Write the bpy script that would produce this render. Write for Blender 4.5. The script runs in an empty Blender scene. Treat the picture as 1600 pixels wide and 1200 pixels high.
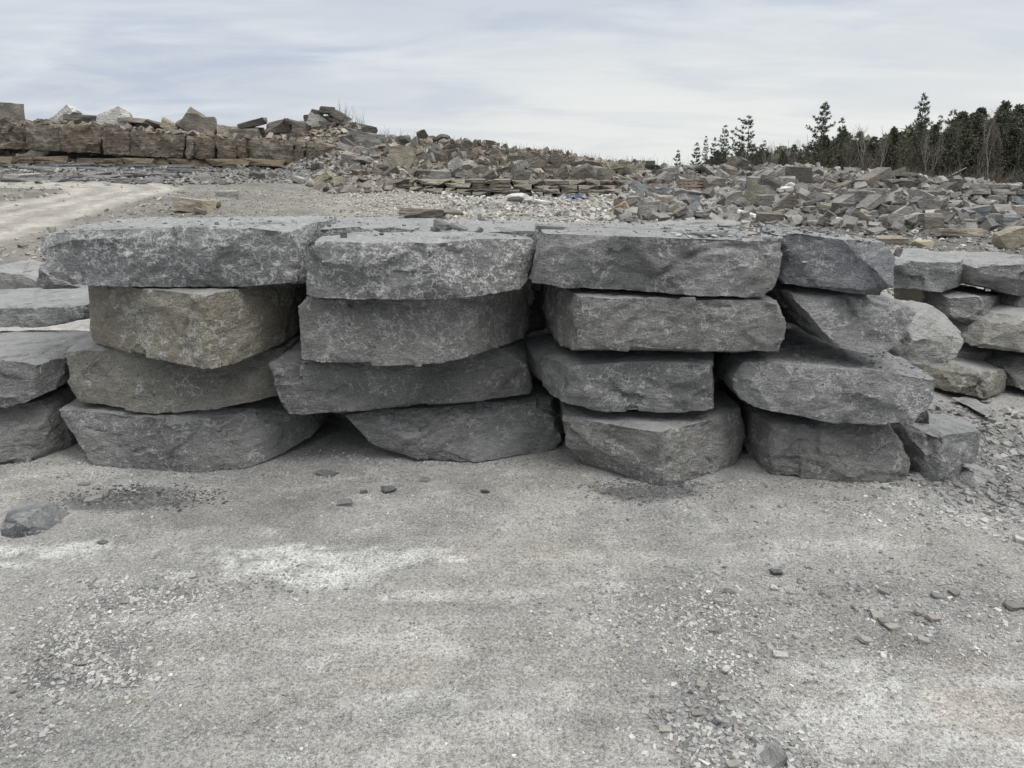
import bpy, bmesh, math, random
import numpy as np
from mathutils import Vector, Matrix, Euler

random.seed(11)
RNG = np.random.default_rng(5)
R = math.radians
SC = bpy.context.scene
COL = SC.collection

# ------------------------------------------------------------------ camera, sky, sun, exposure
EYE = 1.7
PITCH = R(15.6)
F = 1200.0                      # focal length in pixels of the 1600 px wide photograph
cd = bpy.data.cameras.new('camera')
cam = bpy.data.objects.new('camera', cd)
COL.objects.link(cam)
cam.location = (0, 0, EYE)
cam.rotation_euler = (R(90) - PITCH, 0, 0)
cd.sensor_width = 36
cd.lens = 36 * F / 1600
cd.clip_start = 0.05
cd.clip_end = 3000
SC.camera = cam

SUN_EL, SUN_AZ = R(60), R(115)    # azimuth clockwise from +Y (ahead and to the right)
world = bpy.data.worlds.new('World')
SC.world = world
world.use_nodes = True
wt = world.node_tree
wt.nodes.clear()


def nd(tree, kind, **kw):
    n = tree.nodes.new(kind)
    for k, v in kw.items():
        if k.startswith('i_'):
            n.inputs[k[2:].replace('_', ' ')].default_value = v
        else:
            setattr(n, k, v)
    return n


def math_n(t, op, a, b=None, c=None, clamp=False):
    n = t.nodes.new('ShaderNodeMath')
    n.operation = op
    n.use_clamp = clamp
    for i, v in enumerate((a, b, c)):
        if v is None:
            continue
        if isinstance(v, (int, float)):
            n.inputs[i].default_value = v
        else:
            t.links.new(v, n.inputs[i])
    return n.outputs[0]


def ramp(t, fac, lo, hi, a=0.0, b=1.0, smooth=True):
    n = t.nodes.new('ShaderNodeMapRange')
    n.interpolation_type = 'SMOOTHSTEP' if smooth else 'LINEAR'
    n.inputs['From Min'].default_value = lo
    n.inputs['From Max'].default_value = hi
    n.inputs['To Min'].default_value = a
    n.inputs['To Max'].default_value = b
    t.links.new(fac, n.inputs['Value'])
    return n.outputs['Result']


def mixc(t, fac, a, b, mode='MIX'):
    n = t.nodes.new('ShaderNodeMix')
    n.data_type = 'RGBA'
    n.blend_type = mode
    for sock, v in ((n.inputs['Factor'], fac), (n.inputs['A'], a), (n.inputs['B'], b)):
        pass
    ins = [n.inputs[0], n.inputs[6], n.inputs[7]]
    for sock, v in zip(ins, (fac, a, b)):
        if isinstance(v, (int, float)):
            sock.default_value = v
        elif isinstance(v, tuple):
            sock.default_value = v if len(v) == 4 else (*v, 1)
        else:
            t.links.new(v, sock)
    return n.outputs[2]


def noise(t, vec, scale, detail=4, rough=0.55, dist=0.0, kind='FBM'):
    n = t.nodes.new('ShaderNodeTexNoise')
    n.noise_type = kind
    n.inputs['Scale'].default_value = scale
    n.inputs['Detail'].default_value = detail
    n.inputs['Roughness'].default_value = rough
    n.inputs['Distortion'].default_value = dist
    if vec is not None:
        t.links.new(vec, n.inputs['Vector'])
    return n.outputs['Fac']


def vscale(t, vec, s):
    n = t.nodes.new('ShaderNodeVectorMath')
    n.operation = 'MULTIPLY'
    t.links.new(vec, n.inputs[0])
    n.inputs[1].default_value = s
    return n.outputs[0]


sky = nd(wt, 'ShaderNodeTexSky', sky_type='NISHITA', sun_disc=False, sun_elevation=SUN_EL, sun_rotation=SUN_AZ)
sky.dust_density = 2.0
bg1 = nd(wt, 'ShaderNodeBackground')
bg1.inputs['Strength'].default_value = 0.12
wt.links.new(sky.outputs[0], bg1.inputs['Color'])
tc = wt.nodes.new('ShaderNodeTexCoord')
sep = wt.nodes.new('ShaderNodeSeparateXYZ')
wt.links.new(tc.outputs['Generated'], sep.inputs[0])
zc = math_n(wt, 'MAXIMUM', sep.outputs[2], 0.0)
den = math_n(wt, 'ADD', zc, 0.16)
comb = wt.nodes.new('ShaderNodeCombineXYZ')
wt.links.new(math_n(wt, 'DIVIDE', sep.outputs[0], den), comb.inputs[0])
wt.links.new(math_n(wt, 'DIVIDE', sep.outputs[1], den), comb.inputs[1])
cv = vscale(wt, comb.outputs[0], (0.6, 0.8, 1.0))
n_big = noise(wt, cv, 1.7, 8, 0.56, 0.5)
cv2 = vscale(wt, comb.outputs[0], (0.55, 1.25, 1.0))
n_str = noise(wt, cv2, 1.6, 8, 0.58, 0.5)
# brightness toward the veiled sun (ahead, to the right)
sdir = (math.sin(R(20)), math.cos(R(20)), 0.02)
vdot = wt.nodes.new('ShaderNodeVectorMath')
vdot.operation = 'DOT_PRODUCT'
wt.links.new(tc.outputs['Generated'], vdot.inputs[0])
vdot.inputs[1].default_value = sdir
glow = ramp(wt, vdot.outputs['Value'], 0.80, 1.0)
blue = (0.475, 0.53, 0.63)
grey = (0.575, 0.61, 0.67)
white = (0.77, 0.785, 0.765)
c1 = mixc(wt, ramp(wt, n_big, 0.38, 0.56), blue, grey)
c2 = mixc(wt, math_n(wt, 'MULTIPLY', ramp(wt, n_str, 0.44, 0.72), 0.65), c1, (0.76, 0.78, 0.80))
low = ramp(wt, sep.outputs[2], 0.02, 0.24, 1.0, 0.0)
gl = math_n(wt, 'MULTIPLY', glow, low)
gl2 = math_n(wt, 'MULTIPLY', gl, ramp(wt, n_str, 0.35, 0.6, 0.7, 1.1), clamp=True)
c3 = mixc(wt, gl2, c2, white)
# heavy cloud overhead is brighter than the horizon, as under any overcast
up = ramp(wt, sep.outputs[2], 0.3, 0.9, 1.0, 2.7)
c3 = mixc(wt, ramp(wt, sep.outputs[2], 0.28, 0.7), c3, (0.74, 0.735, 0.72))
bg2 = nd(wt, 'ShaderNodeBackground')
wt.links.new(c3, bg2.inputs['Color'])
wt.links.new(up, bg2.inputs['Strength'])
mx = wt.nodes.new('ShaderNodeMixShader')
mx.inputs[0].default_value = 0.93
wt.links.new(bg1.outputs[0], mx.inputs[1])
wt.links.new(bg2.outputs[0], mx.inputs[2])
wo = wt.nodes.new('ShaderNodeOutputWorld')
wt.links.new(mx.outputs[0], wo.inputs['Surface'])

sl = bpy.data.lights.new('sun', 'SUN')
sl.energy = 1.5
sl.angle = R(28)
sl.color = (1.0, 0.965, 0.92)
sun = bpy.data.objects.new('sun', sl)
COL.objects.link(sun)
sv = Vector((math.sin(SUN_AZ) * math.cos(SUN_EL), math.cos(SUN_AZ) * math.cos(SUN_EL), math.sin(SUN_EL)))
sun.rotation_euler = sv.to_track_quat('Z', 'Y').to_euler()

SC.view_settings.view_transform = 'Standard'
SC.view_settings.look = 'None'
SC.view_settings.gamma = 1
SC.view_settings.exposure = 0.15
SC.view_settings.use_curve_mapping = False
try:
    SC.cycles.max_bounces = 5
    SC.cycles.diffuse_bounces = 2
    SC.cycles.use_denoising = True
except Exception:
    pass

# ------------------------------------------------------------------ geometry helpers
TP, CP, SP = math.tan(PITCH), math.cos(PITCH), math.sin(PITCH)


def P(px, py, Y):
    """world point at depth Y seen at photo pixel (px, py)"""
    cx, cy = (px - 800) / F, (600 - py) / F
    dy = CP + cy * SP
    dz = -SP + cy * CP
    t = Y / dy
    return (cx * t, Y, EYE + dz * t)


def rz(py):
    cy = (600 - py) / F
    return (-SP + cy * CP) / (CP + cy * SP)


def Q(px, Y, z):
    """world point at depth Y and height z in pixel column px"""
    r = (z - EYE) / Y
    cy = (r * CP + SP) / (CP - r * SP)
    return ((px - 800) / F * Y / (CP + cy * SP), Y, z)


def pxpy(x, y, z):
    dz = z - EYE
    dep = y * CP - dz * SP
    upv = y * SP + dz * CP
    return 800 + F * x / dep, 600 - F * upv / dep


def _h(ix, iy, iz, seed):
    h = (ix.astype(np.int64) * 374761393 + iy.astype(np.int64) * 668265263 + iz.astype(np.int64) * 2147483647 + seed * 974634777) & 0xffffffff
    h = ((h ^ (h >> 13)) * 1274126177) & 0xffffffff
    h = ((h ^ (h >> 16)) * 2246822519) & 0xffffffff
    return ((h ^ (h >> 15)) & 0xffffff) / float(0xffffff)


def vnoise(p, seed=0):
    i = np.floor(p).astype(np.int64)
    f = p - i
    f = f * f * (3 - 2 * f)
    out = 0
    for a in (0, 1):
        wa = f[:, 0] if a else 1 - f[:, 0]
        for b in (0, 1):
            wb = f[:, 1] if b else 1 - f[:, 1]
            for c in (0, 1):
                wc = f[:, 2] if c else 1 - f[:, 2]
                out = out + wa * wb * wc * _h(i[:, 0] + a, i[:, 1] + b, i[:, 2] + c, seed)
    return out * 2 - 1


def fbm(p, octv=4, seed=0, gain=0.5):
    s, a, tot = 0, 1.0, 0
    for k in range(octv):
        s = s + a * vnoise(p * (2.0 ** k) + 17.3 * k, seed + k)
        tot += a
        a *= gain
    return s / tot


def sstep(a, b, x):
    t = np.clip((x - a) / (b - a), 0, 1)
    return t * t * (3 - 2 * t)


def link(o, parent=None):
    COL.objects.link(o)
    if parent is not None:
        o.parent = parent
    return o


def tag(o, label=None, cat=None, group=None, kind=None):
    if label:
        o['label'] = label
    if cat:
        o['category'] = cat
    if group:
        o['group'] = group
    if kind:
        o['kind'] = kind
    return o


def mesh_np(name, co, faces, nper, mat=None, col=None, smooth=False):
    """faces: (n, nper) int array"""
    me = bpy.data.meshes.new(name)
    co = np.asarray(co, dtype=np.float32)
    faces = np.asarray(faces, dtype=np.int32)
    me.vertices.add(len(co))
    me.vertices.foreach_set('co', co.ravel())
    me.loops.add(faces.size)
    me.loops.foreach_set('vertex_index', faces.ravel())
    me.polygons.add(len(faces))
    me.polygons.foreach_set('loop_start', np.arange(0, faces.size, nper, dtype=np.int32))
    me.polygons.foreach_set('loop_total', np.full(len(faces), nper, dtype=np.int32))
    me.polygons.foreach_set('use_smooth', np.full(len(faces), smooth, dtype=bool))
    me.update(calc_edges=True)
    me.validate()
    if col is not None:
        a = me.color_attributes.new('Col', 'FLOAT_COLOR', 'POINT')
        c4 = np.ones((len(co), 4), dtype=np.float32)
        c4[:, :col.shape[1]] = col
        a.data.foreach_set('color', c4.ravel())
    if mat:
        me.materials.append(mat)
    return me


def hull_bm(pts):
    bm = bmesh.new()
    for p in pts:
        bm.verts.new(p)
    r = bmesh.ops.convex_hull(bm, input=bm.verts)
    junk = [g for g in r['geom_interior'] if isinstance(g, bmesh.types.BMVert)]
    if junk:
        bmesh.ops.delete(bm, geom=junk, context='VERTS')
    loose = [v for v in bm.verts if not v.link_faces]
    if loose:
        bmesh.ops.delete(bm, geom=loose, context='VERTS')
    bmesh.ops.dissolve_limit(bm, angle_limit=R(3), verts=bm.verts, edges=bm.edges)
    return bm


def cut(bm, co, no):
    g = bm.verts[:] + bm.edges[:] + bm.faces[:]
    r = bmesh.ops.bisect_plane(bm, geom=g, plane_co=co, plane_no=no, clear_outer=True)
    ed = [e for e in r['geom_cut'] if isinstance(e, bmesh.types.BMEdge)]
    if ed:
        bmesh.ops.contextual_create(bm, geom=ed)


def chip(bm, rnd, n, lo, hi):
    """chip corners and edges with small random planes"""
    for _ in range(n):
        bm.edges.ensure_lookup_table()
        es = [e for e in bm.edges if len(e.link_faces) == 2]
        if not es:
            return
        if rnd.random() < 0.4:
            v = rnd.choice(bm.verts[:])
            no = Vector((0, 0, 0))
            for f in v.link_faces:
                no += f.normal
            c = v.co
        else:
            e = rnd.choice(es)
            no = e.link_faces[0].normal + e.link_faces[1].normal
            c = e.verts[0].co.lerp(e.verts[1].co, rnd.random())
        if no.length < 1e-4:
            continue
        no = no.normalized() + Vector([rnd.uniform(-.45, .45) for _ in range(3)])
        no.normalize()
        dd = rnd.uniform(lo, hi)
        pc = c - no * dd
        if max((v.co - pc).dot(no) for v in bm.verts) > max(dd * 1.25, hi * .8):
            continue
        cut(bm, pc, no)
        bm.normal_update()


def shave(bm, rnd, depth):
    """split the large faces into shallow crisp facets, as a broken stone has"""
    fs = sorted([(f.calc_area(), f.normal.copy(), f.calc_center_median(), [v.co.copy() for v in f.verts]) for f in bm.faces], key=lambda a: -a[0])[:9]
    if not bm.verts:
        return
    cc = np.array([v.co[:] for v in bm.verts])
    depth = min(depth, .13 * float((cc.max(0) - cc.min(0)).min()))
    for ar, no, ce, vs in fs:
        for _ in range(5 if abs(no.z) < .7 else 2):
            d = Vector([rnd.uniform(-1, 1) for _ in range(3)])
            d = (d - no * d.dot(no))
            if d.length < 1e-3:
                continue
            n2 = (no + d.normalized() * rnd.uniform(.07, .34)).normalized()
            if len(bm.verts) < 5:
                return
            far = max((v.co.dot(n2)) for v in bm.verts)
            cut(bm, n2 * (far - depth * rnd.uniform(.35, 1)), n2)
            bm.normal_update()


# ------------------------------------------------------------------ materials
def pos_offset(t):
    g = t.nodes.new('ShaderNodeNewGeometry')
    oi = t.nodes.new('ShaderNodeObjectInfo')
    off = math_n(t, 'MULTIPLY', oi.outputs['Random'], 61.0)
    a = t.nodes.new('ShaderNodeVectorMath')
    a.operation = 'ADD'
    t.links.new(g.outputs['Position'], a.inputs[0])
    t.links.new(off, a.inputs[1])
    return a.outputs[0], g, oi


def principled(name, rough=0.9):
    m = bpy.data.materials.new(name)
    m.use_nodes = True
    t = m.node_tree
    b = t.nodes['Principled BSDF']
    b.inputs['Roughness'].default_value = rough
    b.inputs['Specular IOR Level'].default_value = 0.25
    return m, t, b


def bump(t, b, hgt, dist, strength=1.0, prev=None):
    n = t.nodes.new('ShaderNodeBump')
    n.inputs['Distance'].default_value = dist
    n.inputs['Strength'].default_value = strength
    t.links.new(hgt, n.inputs['Height'])
    if prev is not None:
        t.links.new(prev, n.inputs['Normal'])
    t.links.new(n.outputs[0], b.inputs['Normal'])
    return n.outputs[0]


def quarry_stone():
    """freshly split limestone: object colour is the tint, its alpha the amount of white scuffs"""
    m, t, b = principled('split_limestone', 0.88)
    v, g, oi = pos_offset(t)
    vs = vscale(t, v, (1, 1, 2.2))
    n1 = noise(t, v, 2.3, 5, 0.6, 0.4)
    n2 = noise(t, vs, 11, 6, 0.65)
    n3 = noise(t, v, 95, 4, 0.75)
    n4 = noise(t, v, 320, 2, 0.6)
    val = math_n(t, 'ADD', math_n(t, 'MULTIPLY', n2, 0.55), ramp(t, n3, 0.3, 0.7, -0.08, 0.70, False))
    val = math_n(t, 'ADD', val, ramp(t, n4, 0.3, 0.7, -0.18, 0.36, False))
    val = math_n(t, 'ADD', val, ramp(t, n1, 0.35, 0.68, 0.12, 0.48))
    base = mixc(t, 1.0, oi.outputs['Color'], (1, 1, 1), 'MULTIPLY')
    vm = t.nodes.new('ShaderNodeVectorMath')
    vm.operation = 'SCALE'
    t.links.new(base, vm.inputs[0])
    t.links.new(val, vm.inputs['Scale'])
    # brownish stains
    n5 = noise(t, v, 3.1, 4, 0.6, 0.6)
    c = mixc(t, ramp(t, n5, 0.52, 0.75, 0.0, 0.16), vm.outputs[0], (0.16, 0.145, 0.12))
    # white scuffs and calcite threads
    def lines(scale, detail, dist, width, lvl=0.5, rough=0.55):
        nn = noise(t, v, scale, detail, rough, dist)
        return ramp(t, math_n(t, 'ABSOLUTE', math_n(t, 'SUBTRACT', nn, lvl)), 0.0, width, 1.0, 0.0)
    al = oi.outputs['Alpha']
    brk = noise(t, v, 26, 5, 0.7, 0.3)
    patch = math_n(t, 'ADD', noise(t, v, 3.6, 5, 0.65, 0.3), math_n(t, 'MULTIPLY', al, 0.17))
    l1 = math_n(t, 'MULTIPLY', lines(4.2, 7, 0.0, 0.014, 0.5, 0.63), ramp(t, brk, 0.38, 0.46))
    l2 = math_n(t, 'MULTIPLY', lines(10, 7, 0.0, 0.029, 0.47, 0.65), ramp(t, brk, 0.42, 0.50))
    l2 = math_n(t, 'MULTIPLY', l2, ramp(t, patch, 0.59, 0.66))
    l1 = math_n(t, 'MULTIPLY', l1, ramp(t, patch, 0.535, 0.59))
    blot = math_n(t, 'MULTIPLY', ramp(t, noise(t, v, 30, 8, 0.75, 0.5), 0.53, 0.59), ramp(t, math_n(t, 'ADD', noise(t, v, 7.5, 4, 0.6, 0.5), math_n(t, 'MULTIPLY', al, 0.13)), 0.60, 0.70))
    fleck = math_n(t, 'MULTIPLY', ramp(t, noise(t, v, 75, 4, 0.75), 0.63, 0.68), ramp(t, patch, 0.5, 0.66, 0.12, 0.9))
    wh = math_n(t, 'MAXIMUM', math_n(t, 'MAXIMUM', l1, l2), math_n(t, 'MAXIMUM', blot, fleck))
    wh = math_n(t, 'MULTIPLY', wh, math_n(t, 'ADD', 0.62, math_n(t, 'MULTIPLY', al, 0.38), clamp=True), clamp=True)
    edge = math_n(t, 'MULTIPLY', ramp(t, g.outputs['Pointiness'], 0.53, 0.62), ramp(t, brk, 0.38, 0.6))
    c = mixc(t, math_n(t, 'MULTIPLY', edge, 0.55), c, (0.5, 0.5, 0.49))
    crev_shade = ramp(t, g.outputs['Pointiness'], 0.40, 0.48, 0.55, 0.0)  # crevice shade put into the stone colour at concave spots
    c = mixc(t, crev_shade, c, (0.07, 0.068, 0.064))
    c = mixc(t, math_n(t, 'MULTIPLY', wh, 0.95), c, (0.74, 0.745, 0.73))
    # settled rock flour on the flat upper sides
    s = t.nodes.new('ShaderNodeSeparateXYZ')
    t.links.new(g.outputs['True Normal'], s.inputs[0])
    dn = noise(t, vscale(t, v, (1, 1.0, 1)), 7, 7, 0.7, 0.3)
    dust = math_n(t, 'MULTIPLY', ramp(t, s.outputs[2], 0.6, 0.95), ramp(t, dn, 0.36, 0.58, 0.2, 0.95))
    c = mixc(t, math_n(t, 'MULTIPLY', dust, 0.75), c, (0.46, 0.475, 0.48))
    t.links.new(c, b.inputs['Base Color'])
    h = math_n(t, 'ADD', math_n(t, 'MULTIPLY', noise(t, vs, 16, 8, 0.68), 1.0), math_n(t, 'MULTIPLY', n3, 0.22))
    bump(t, b, h, 0.085, 1.0)
    return m


def rubble_stone(name='weathered_rubble_stone', attr=False):
    m, t, b = principled(name, 0.92)
    v, g, oi = pos_offset(t)
    if attr:
        a = t.nodes.new('ShaderNodeVertexColor')
        a.layer_name = 'Col'
        base = a.outputs['Color']
    else:
        base = oi.outputs['Color']
    n1 = noise(t, v, 1.8, 4, 0.6, 0.4)
    n2 = noise(t, vscale(t, v, (1, 1, 3)), 9, 5, 0.7)
    val = math_n(t, 'ADD', ramp(t, n1, 0.3, 0.7, 0.4, 0.8), ramp(t, n2, 0.3, 0.7, 0.1, 0.6, False))
    vm = t.nodes.new('ShaderNodeVectorMath')
    vm.operation = 'SCALE'
    t.links.new(base, vm.inputs[0])
    t.links.new(val, vm.inputs['Scale'])
    t.links.new(vm.outputs[0], b.inputs['Base Color'])
    h = noise(t, vscale(t, v, (1, 1, 2.5)), 5, 7, 0.7)
    bump(t, b, h, 0.16 if not attr else 0.02, 0.8)
    return m


def ledge_stone():
    """bedded tan limestone: thin level beds, rust-brown weathering, a paler foot"""
    m, t, b = principled('bedded_limestone', 0.93)
    v, g, oi = pos_offset(t)
    bed = noise(t, vscale(t, g.outputs['Position'], (0.12, 0.12, 1)), 5.5, 6, 0.7, 0.25)
    bed2 = noise(t, vscale(t, g.outputs['Position'], (0.4, 0.4, 1)), 14, 5, 0.7, 0.4)
    n1 = noise(t, v, 1.3, 6, 0.65, 0.5)
    val = math_n(t, 'ADD', ramp(t, bed, 0.32, 0.68, 0.25, 0.75, False), ramp(t, bed2, 0.3, 0.7, 0.05, 0.5, False))
    vm = t.nodes.new('ShaderNodeVectorMath')
    vm.operation = 'SCALE'
    t.links.new(oi.outputs['Color'], vm.inputs[0])
    t.links.new(val, vm.inputs['Scale'])
    c = mixc(t, ramp(t, n1, 0.48, 0.62, 0, 0.7), vm.outputs[0], (0.13, 0.10, 0.075))
    c = mixc(t, ramp(t, noise(t, v, 2.6, 5, 0.6), 0.55, 0.68, 0, 0.7), c, (0.36, 0.335, 0.29))
    t.links.new(c, b.inputs['Base Color'])
    h = math_n(t, 'ADD', bed, math_n(t, 'MULTIPLY', bed2, 0.5))
    bump(t, b, h, 0.3, 0.9)
    return m


def ground_mat():
    m, t, b = principled('crushed_stone_ground', 0.97)
    g = t.nodes.new('ShaderNodeNewGeometry')
    v = g.outputs['Position']
    a = t.nodes.new('ShaderNodeVertexColor')
    a.layer_name = 'Col'
    n0 = noise(t, v, 2.2, 6, 0.62, 0.5)
    n1 = noise(t, v, 14, 6, 0.7, 0.2)
    n2 = noise(t, v, 70, 5, 0.78)
    n3 = noise(t, v, 260, 3, 0.8)
    val = math_n(t, 'ADD', ramp(t, n0, 0.3, 0.7, 0.05, 0.37), ramp(t, n1, 0.3, 0.7, 0.12, 0.42, False))
    val = math_n(t, 'ADD', val, ramp(t, n2, 0.32, 0.68, -0.20, 0.72, False))
    val = math_n(t, 'ADD', val, ramp(t, n3, 0.35, 0.65, -0.2, 0.38, False))
    vm = t.nodes.new('ShaderNodeVectorMath')
    vm.operation = 'SCALE'
    t.links.new(a.outputs['Color'], vm.inputs[0])
    t.links.new(val, vm.inputs['Scale'])
    # tiny dark and pale grains
    vo = t.nodes.new('ShaderNodeTexVoronoi')
    vo.inputs['Scale'].default_value = 95
    vo.inputs['Randomness'].default_value = 1.0
    t.links.new(v, vo.inputs['Vector'])
    sepc = t.nodes.new('ShaderNodeSeparateColor')
    t.links.new(vo.outputs['Color'], sepc.inputs[0])
    inside = ramp(t, vo.outputs['Distance'], 0.22, 0.42, 1.0, 0.0)
    pale = math_n(t, 'MULTIPLY', inside, ramp(t, sepc.outputs[0], 0.80, 0.86))
    dark = math_n(t, 'MULTIPLY', inside, ramp(t, sepc.outputs[1], 0.80, 0.86))
    c = mixc(t, math_n(t, 'MULTIPLY', pale, 0.6), vm.outputs[0], (0.52, 0.52, 0.50))
    c = mixc(t, math_n(t, 'MULTIPLY', dark, 0.55), c, (0.15, 0.152, 0.155))
    t.links.new(c, b.inputs['Base Color'])
    vo2 = t.nodes.new('ShaderNodeTexVoronoi')
    vo2.inputs['Scale'].default_value = 48
    t.links.new(v, vo2.inputs['Vector'])
    sp2 = t.nodes.new('ShaderNodeSeparateColor')
    t.links.new(vo2.outputs['Color'], sp2.inputs[0])
    peb = math_n(t, 'MULTIPLY', ramp(t, vo2.outputs['Distance'], 0.2, 0.36, 1.0, 0.0), ramp(t, math_n(t, 'ADD', sp2.outputs[0], n0), 1.28, 1.34))
    rim = math_n(t, 'MULTIPLY', ramp(t, vo2.outputs['Distance'], 0.34, 0.5, 1.0, 0.0), ramp(t, math_n(t, 'ADD', sp2.outputs[0], n0), 1.28, 1.34))
    c = mixc(t, math_n(t, 'MULTIPLY', rim, 0.35), c, (0.17, 0.17, 0.165))
    c = mixc(t, math_n(t, 'MULTIPLY', peb, 0.7), c, (0.42, 0.42, 0.41))
    t.links.new(c, b.inputs['Base Color'])
    h = math_n(t, 'ADD', math_n(t, 'MULTIPLY', n2, 0.6), math_n(t, 'MULTIPLY', n1, 1.0))
    h = math_n(t, 'ADD', h, math_n(t, 'MULTIPLY', peb, 0.35))
    h = math_n(t, 'ADD', h, math_n(t, 'MULTIPLY', inside, 0.14))
    h = math_n(t, 'ADD', h, math_n(t, 'MULTIPLY', n3, 0.2))
    bump(t, b, h, 0.036, 1.0)
    return m


def simple(name, c, rough=0.9, var=0.35, sc=8):
    m, t, b = principled(name, rough)
    v, g, oi = pos_offset(t)
    n = noise(t, v, sc, 4, 0.6)
    c1 = tuple(x * (1 - var) for x in c)
    c2 = tuple(min(1, x * (1 + var)) for x in c)
    t.links.new(mixc(t, ramp(t, n, 0.3, 0.7), c1, c2), b.inputs['Base Color'])
    return m


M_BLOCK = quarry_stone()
M_RUB = rubble_stone()
M_LEDGE = ledge_stone()
M_CHIP = rubble_stone('stone_chip', attr=True)
M_GROUND = ground_mat()
M_BARK = simple('grey_bark', (0.085, 0.075, 0.065))
M_PALEBARK = simple('pale_bark', (0.22, 0.20, 0.18))
M_PINE = simple('pine_needles', (0.09, 0.106, 0.076), 0.8, 0.45, 1.4)
M_CEDAR = simple('cedar_foliage', (0.118, 0.12, 0.085), 0.8, 0.4, 1.2)
M_TWIG = simple('bare_twigs', (0.12, 0.105, 0.09), 0.9, 0.3, 2)
M_RED = simple('red_brush', (0.12, 0.05, 0.035), 0.9, 0.3, 2)
M_BROWN = simple('dry_brush', (0.115, 0.088, 0.066), 0.9, 0.4, 3)
M_WOOD = simple('old_pallet_wood', (0.20, 0.16, 0.13), 0.9, 0.3, 6)
M_BLUE = simple('blue_tarp', (0.03, 0.06, 0.12), 0.5, 0.3, 6)

# ------------------------------------------------------------------ terrain
TPX = np.array([-700, 0, 150, 300, 450, 540, 620, 720, 850, 960, 1080, 1200, 1330, 1450, 1600, 2300], float)
TY = np.array([8, 14, 18, 22, 26, 30, 34, 38, 44, 60, 90, 200.], float)
# heights given as the photo row at which the surface is seen at that depth; the last rows directly in metres
ROWS = {
    18: [355, 355, 355, 352, 350, 350, 350, 352, 356, 352, 352, 354, 356, 358, 360, 360],
    22: [318, 318, 318, 318, 318, 320, 322, 326, 330, 332, 324, 322, 325, 330, 332, 332],
    26: [299, 299, 298, 297, 300, 302, 304, 306, 306, 306, 302, 298, 302, 308, 314, 314],
    30: [287, 287, 287, 287, 280, 276, 278, 278, 280, 282, 284, 280, 284, 294, 303, 303],
    34: [258, 258, 258, 260, 262, 243, 246, 250, 258, 266, 266, 264, 275, 288, 298, 298],
    38: [196, 196, 198, 205, 209, 185, 218, 227, 242, 260, 263, 261, 280, 290, 296, 296],
}
TZ = np.zeros((len(TY), len(TPX)))
for i, y in enumerate(TY):
    if int(y) in ROWS:
        TZ[i] = [EYE + y * rz(p) for p in ROWS[int(y)]]
TZ[1] = 0.12
TZ[8] = [3.6, 3.6, 3.5, 3.4, 3.3, 3.6, 2.6, 2.3, 1.9, 1.3, 1.2, 1.1, 0.8, 0.7, 0.6, 0.6]
TZ[9] = [3.4, 3.4, 3.3, 3.2, 3.0, 2.8, 2.2, 1.8, 1.4, 0.9, 0.6, 0.45, 0.35, 0.3, 0.3, 0.3]
TZ[10] = [3.0, 3.0, 2.8, 2.6, 2.4, 2.2, 1.6, 1.2, 0.8, 0.4, 0.2, 0.1, 0.05, 0.0, 0.0, 0.0]
TZ[11] = 0.3
TU = (TPX - 800) / F


def terrain(x, y, rough=True):
    x = np.asarray(x, float)
    y = np.asarray(y, float)
    u = x / np.maximum(y, 4) * CP
    iu = np.clip(np.searchsorted(TU, u) - 1, 0, len(TU) - 2)
    fu = np.clip((u - TU[iu]) / (TU[iu + 1] - TU[iu]), 0, 1)
    fu = fu * fu * (3 - 2 * fu)
    iy = np.clip(np.searchsorted(TY, y) - 1, 0, len(TY) - 2)
    fy = np.clip((y - TY[iy]) / (TY[iy + 1] - TY[iy]), 0, 1)
    z = (TZ[iy, iu] * (1 - fu) + TZ[iy, iu + 1] * fu) * (1 - fy) + (TZ[iy + 1, iu] * (1 - fu) + TZ[iy + 1, iu + 1] * fu) * fy
    if rough:
        q = np.stack([x.ravel(), y.ravel(), np.zeros(x.size)], 1)
        nz = fbm(q * 0.9, 4, 3).reshape(x.shape)
        nf = fbm(q * 5.0, 3, 9).reshape(x.shape)
        amp = sstep(7, 20, y) * (1 - 0.0 * y)
        z = z + nz * 0.16 * amp + nf * (0.006 + 0.035 * amp)
        heap = sstep(920, 1010, u * F + 800) * sstep(17, 19, y) * (1 - sstep(34, 37, y)) + .6 * sstep(540, 600, u * F + 800) * (1 - sstep(920, 1010, u * F + 800)) * sstep(28.5, 30, y) * (1 - sstep(36, 38, y))
        z = z + heap * fbm(q * 1.7 + 9, 3, 61).reshape(x.shape) * 0.30
        r2 = road_mask(x, y)
        z = z - nz * 0.11 * amp * r2
    return z


ROADL = [(-9.5, 10.5), (-8.9, 14), (-9.2, 18), (-9.8, 22), (-10.6, 26), (-12.5, 29.3)]


def seg_dist(x, y, pts):
    d = np.full(np.shape(x), 1e9)
    for (ax, ay), (bx, by) in zip(pts[:-1], pts[1:]):
        vx, vy = bx - ax, by - ay
        t = np.clip(((x - ax) * vx + (y - ay) * vy) / (vx * vx + vy * vy), 0, 1)
        d = np.minimum(d, np.hypot(x - ax - t * vx, y - ay - t * vy))
    return d


# haul road: enters at the left frame edge and curves up to the right to the bench
def _g(px, py, z=0.0):
    r = rz(py)
    Y = (z - EYE) / r
    return Q(px, Y, z)[:2]


ROADL = [(-17, 9), (-11.5, 13.5), (-9.6, 17), (-9.0, 20.5), (-9.6, 24), (-11.5, 27.2), (-14.5, 28.6), (-22, 29.0)]
ROADL = [(-11.4, 10), (-11.9, 15), (-12.4, 19), (-12.5, 23), (-12.7, 26), (-14.0, 28.2), (-20, 28.9), (-30, 29)]


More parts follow.
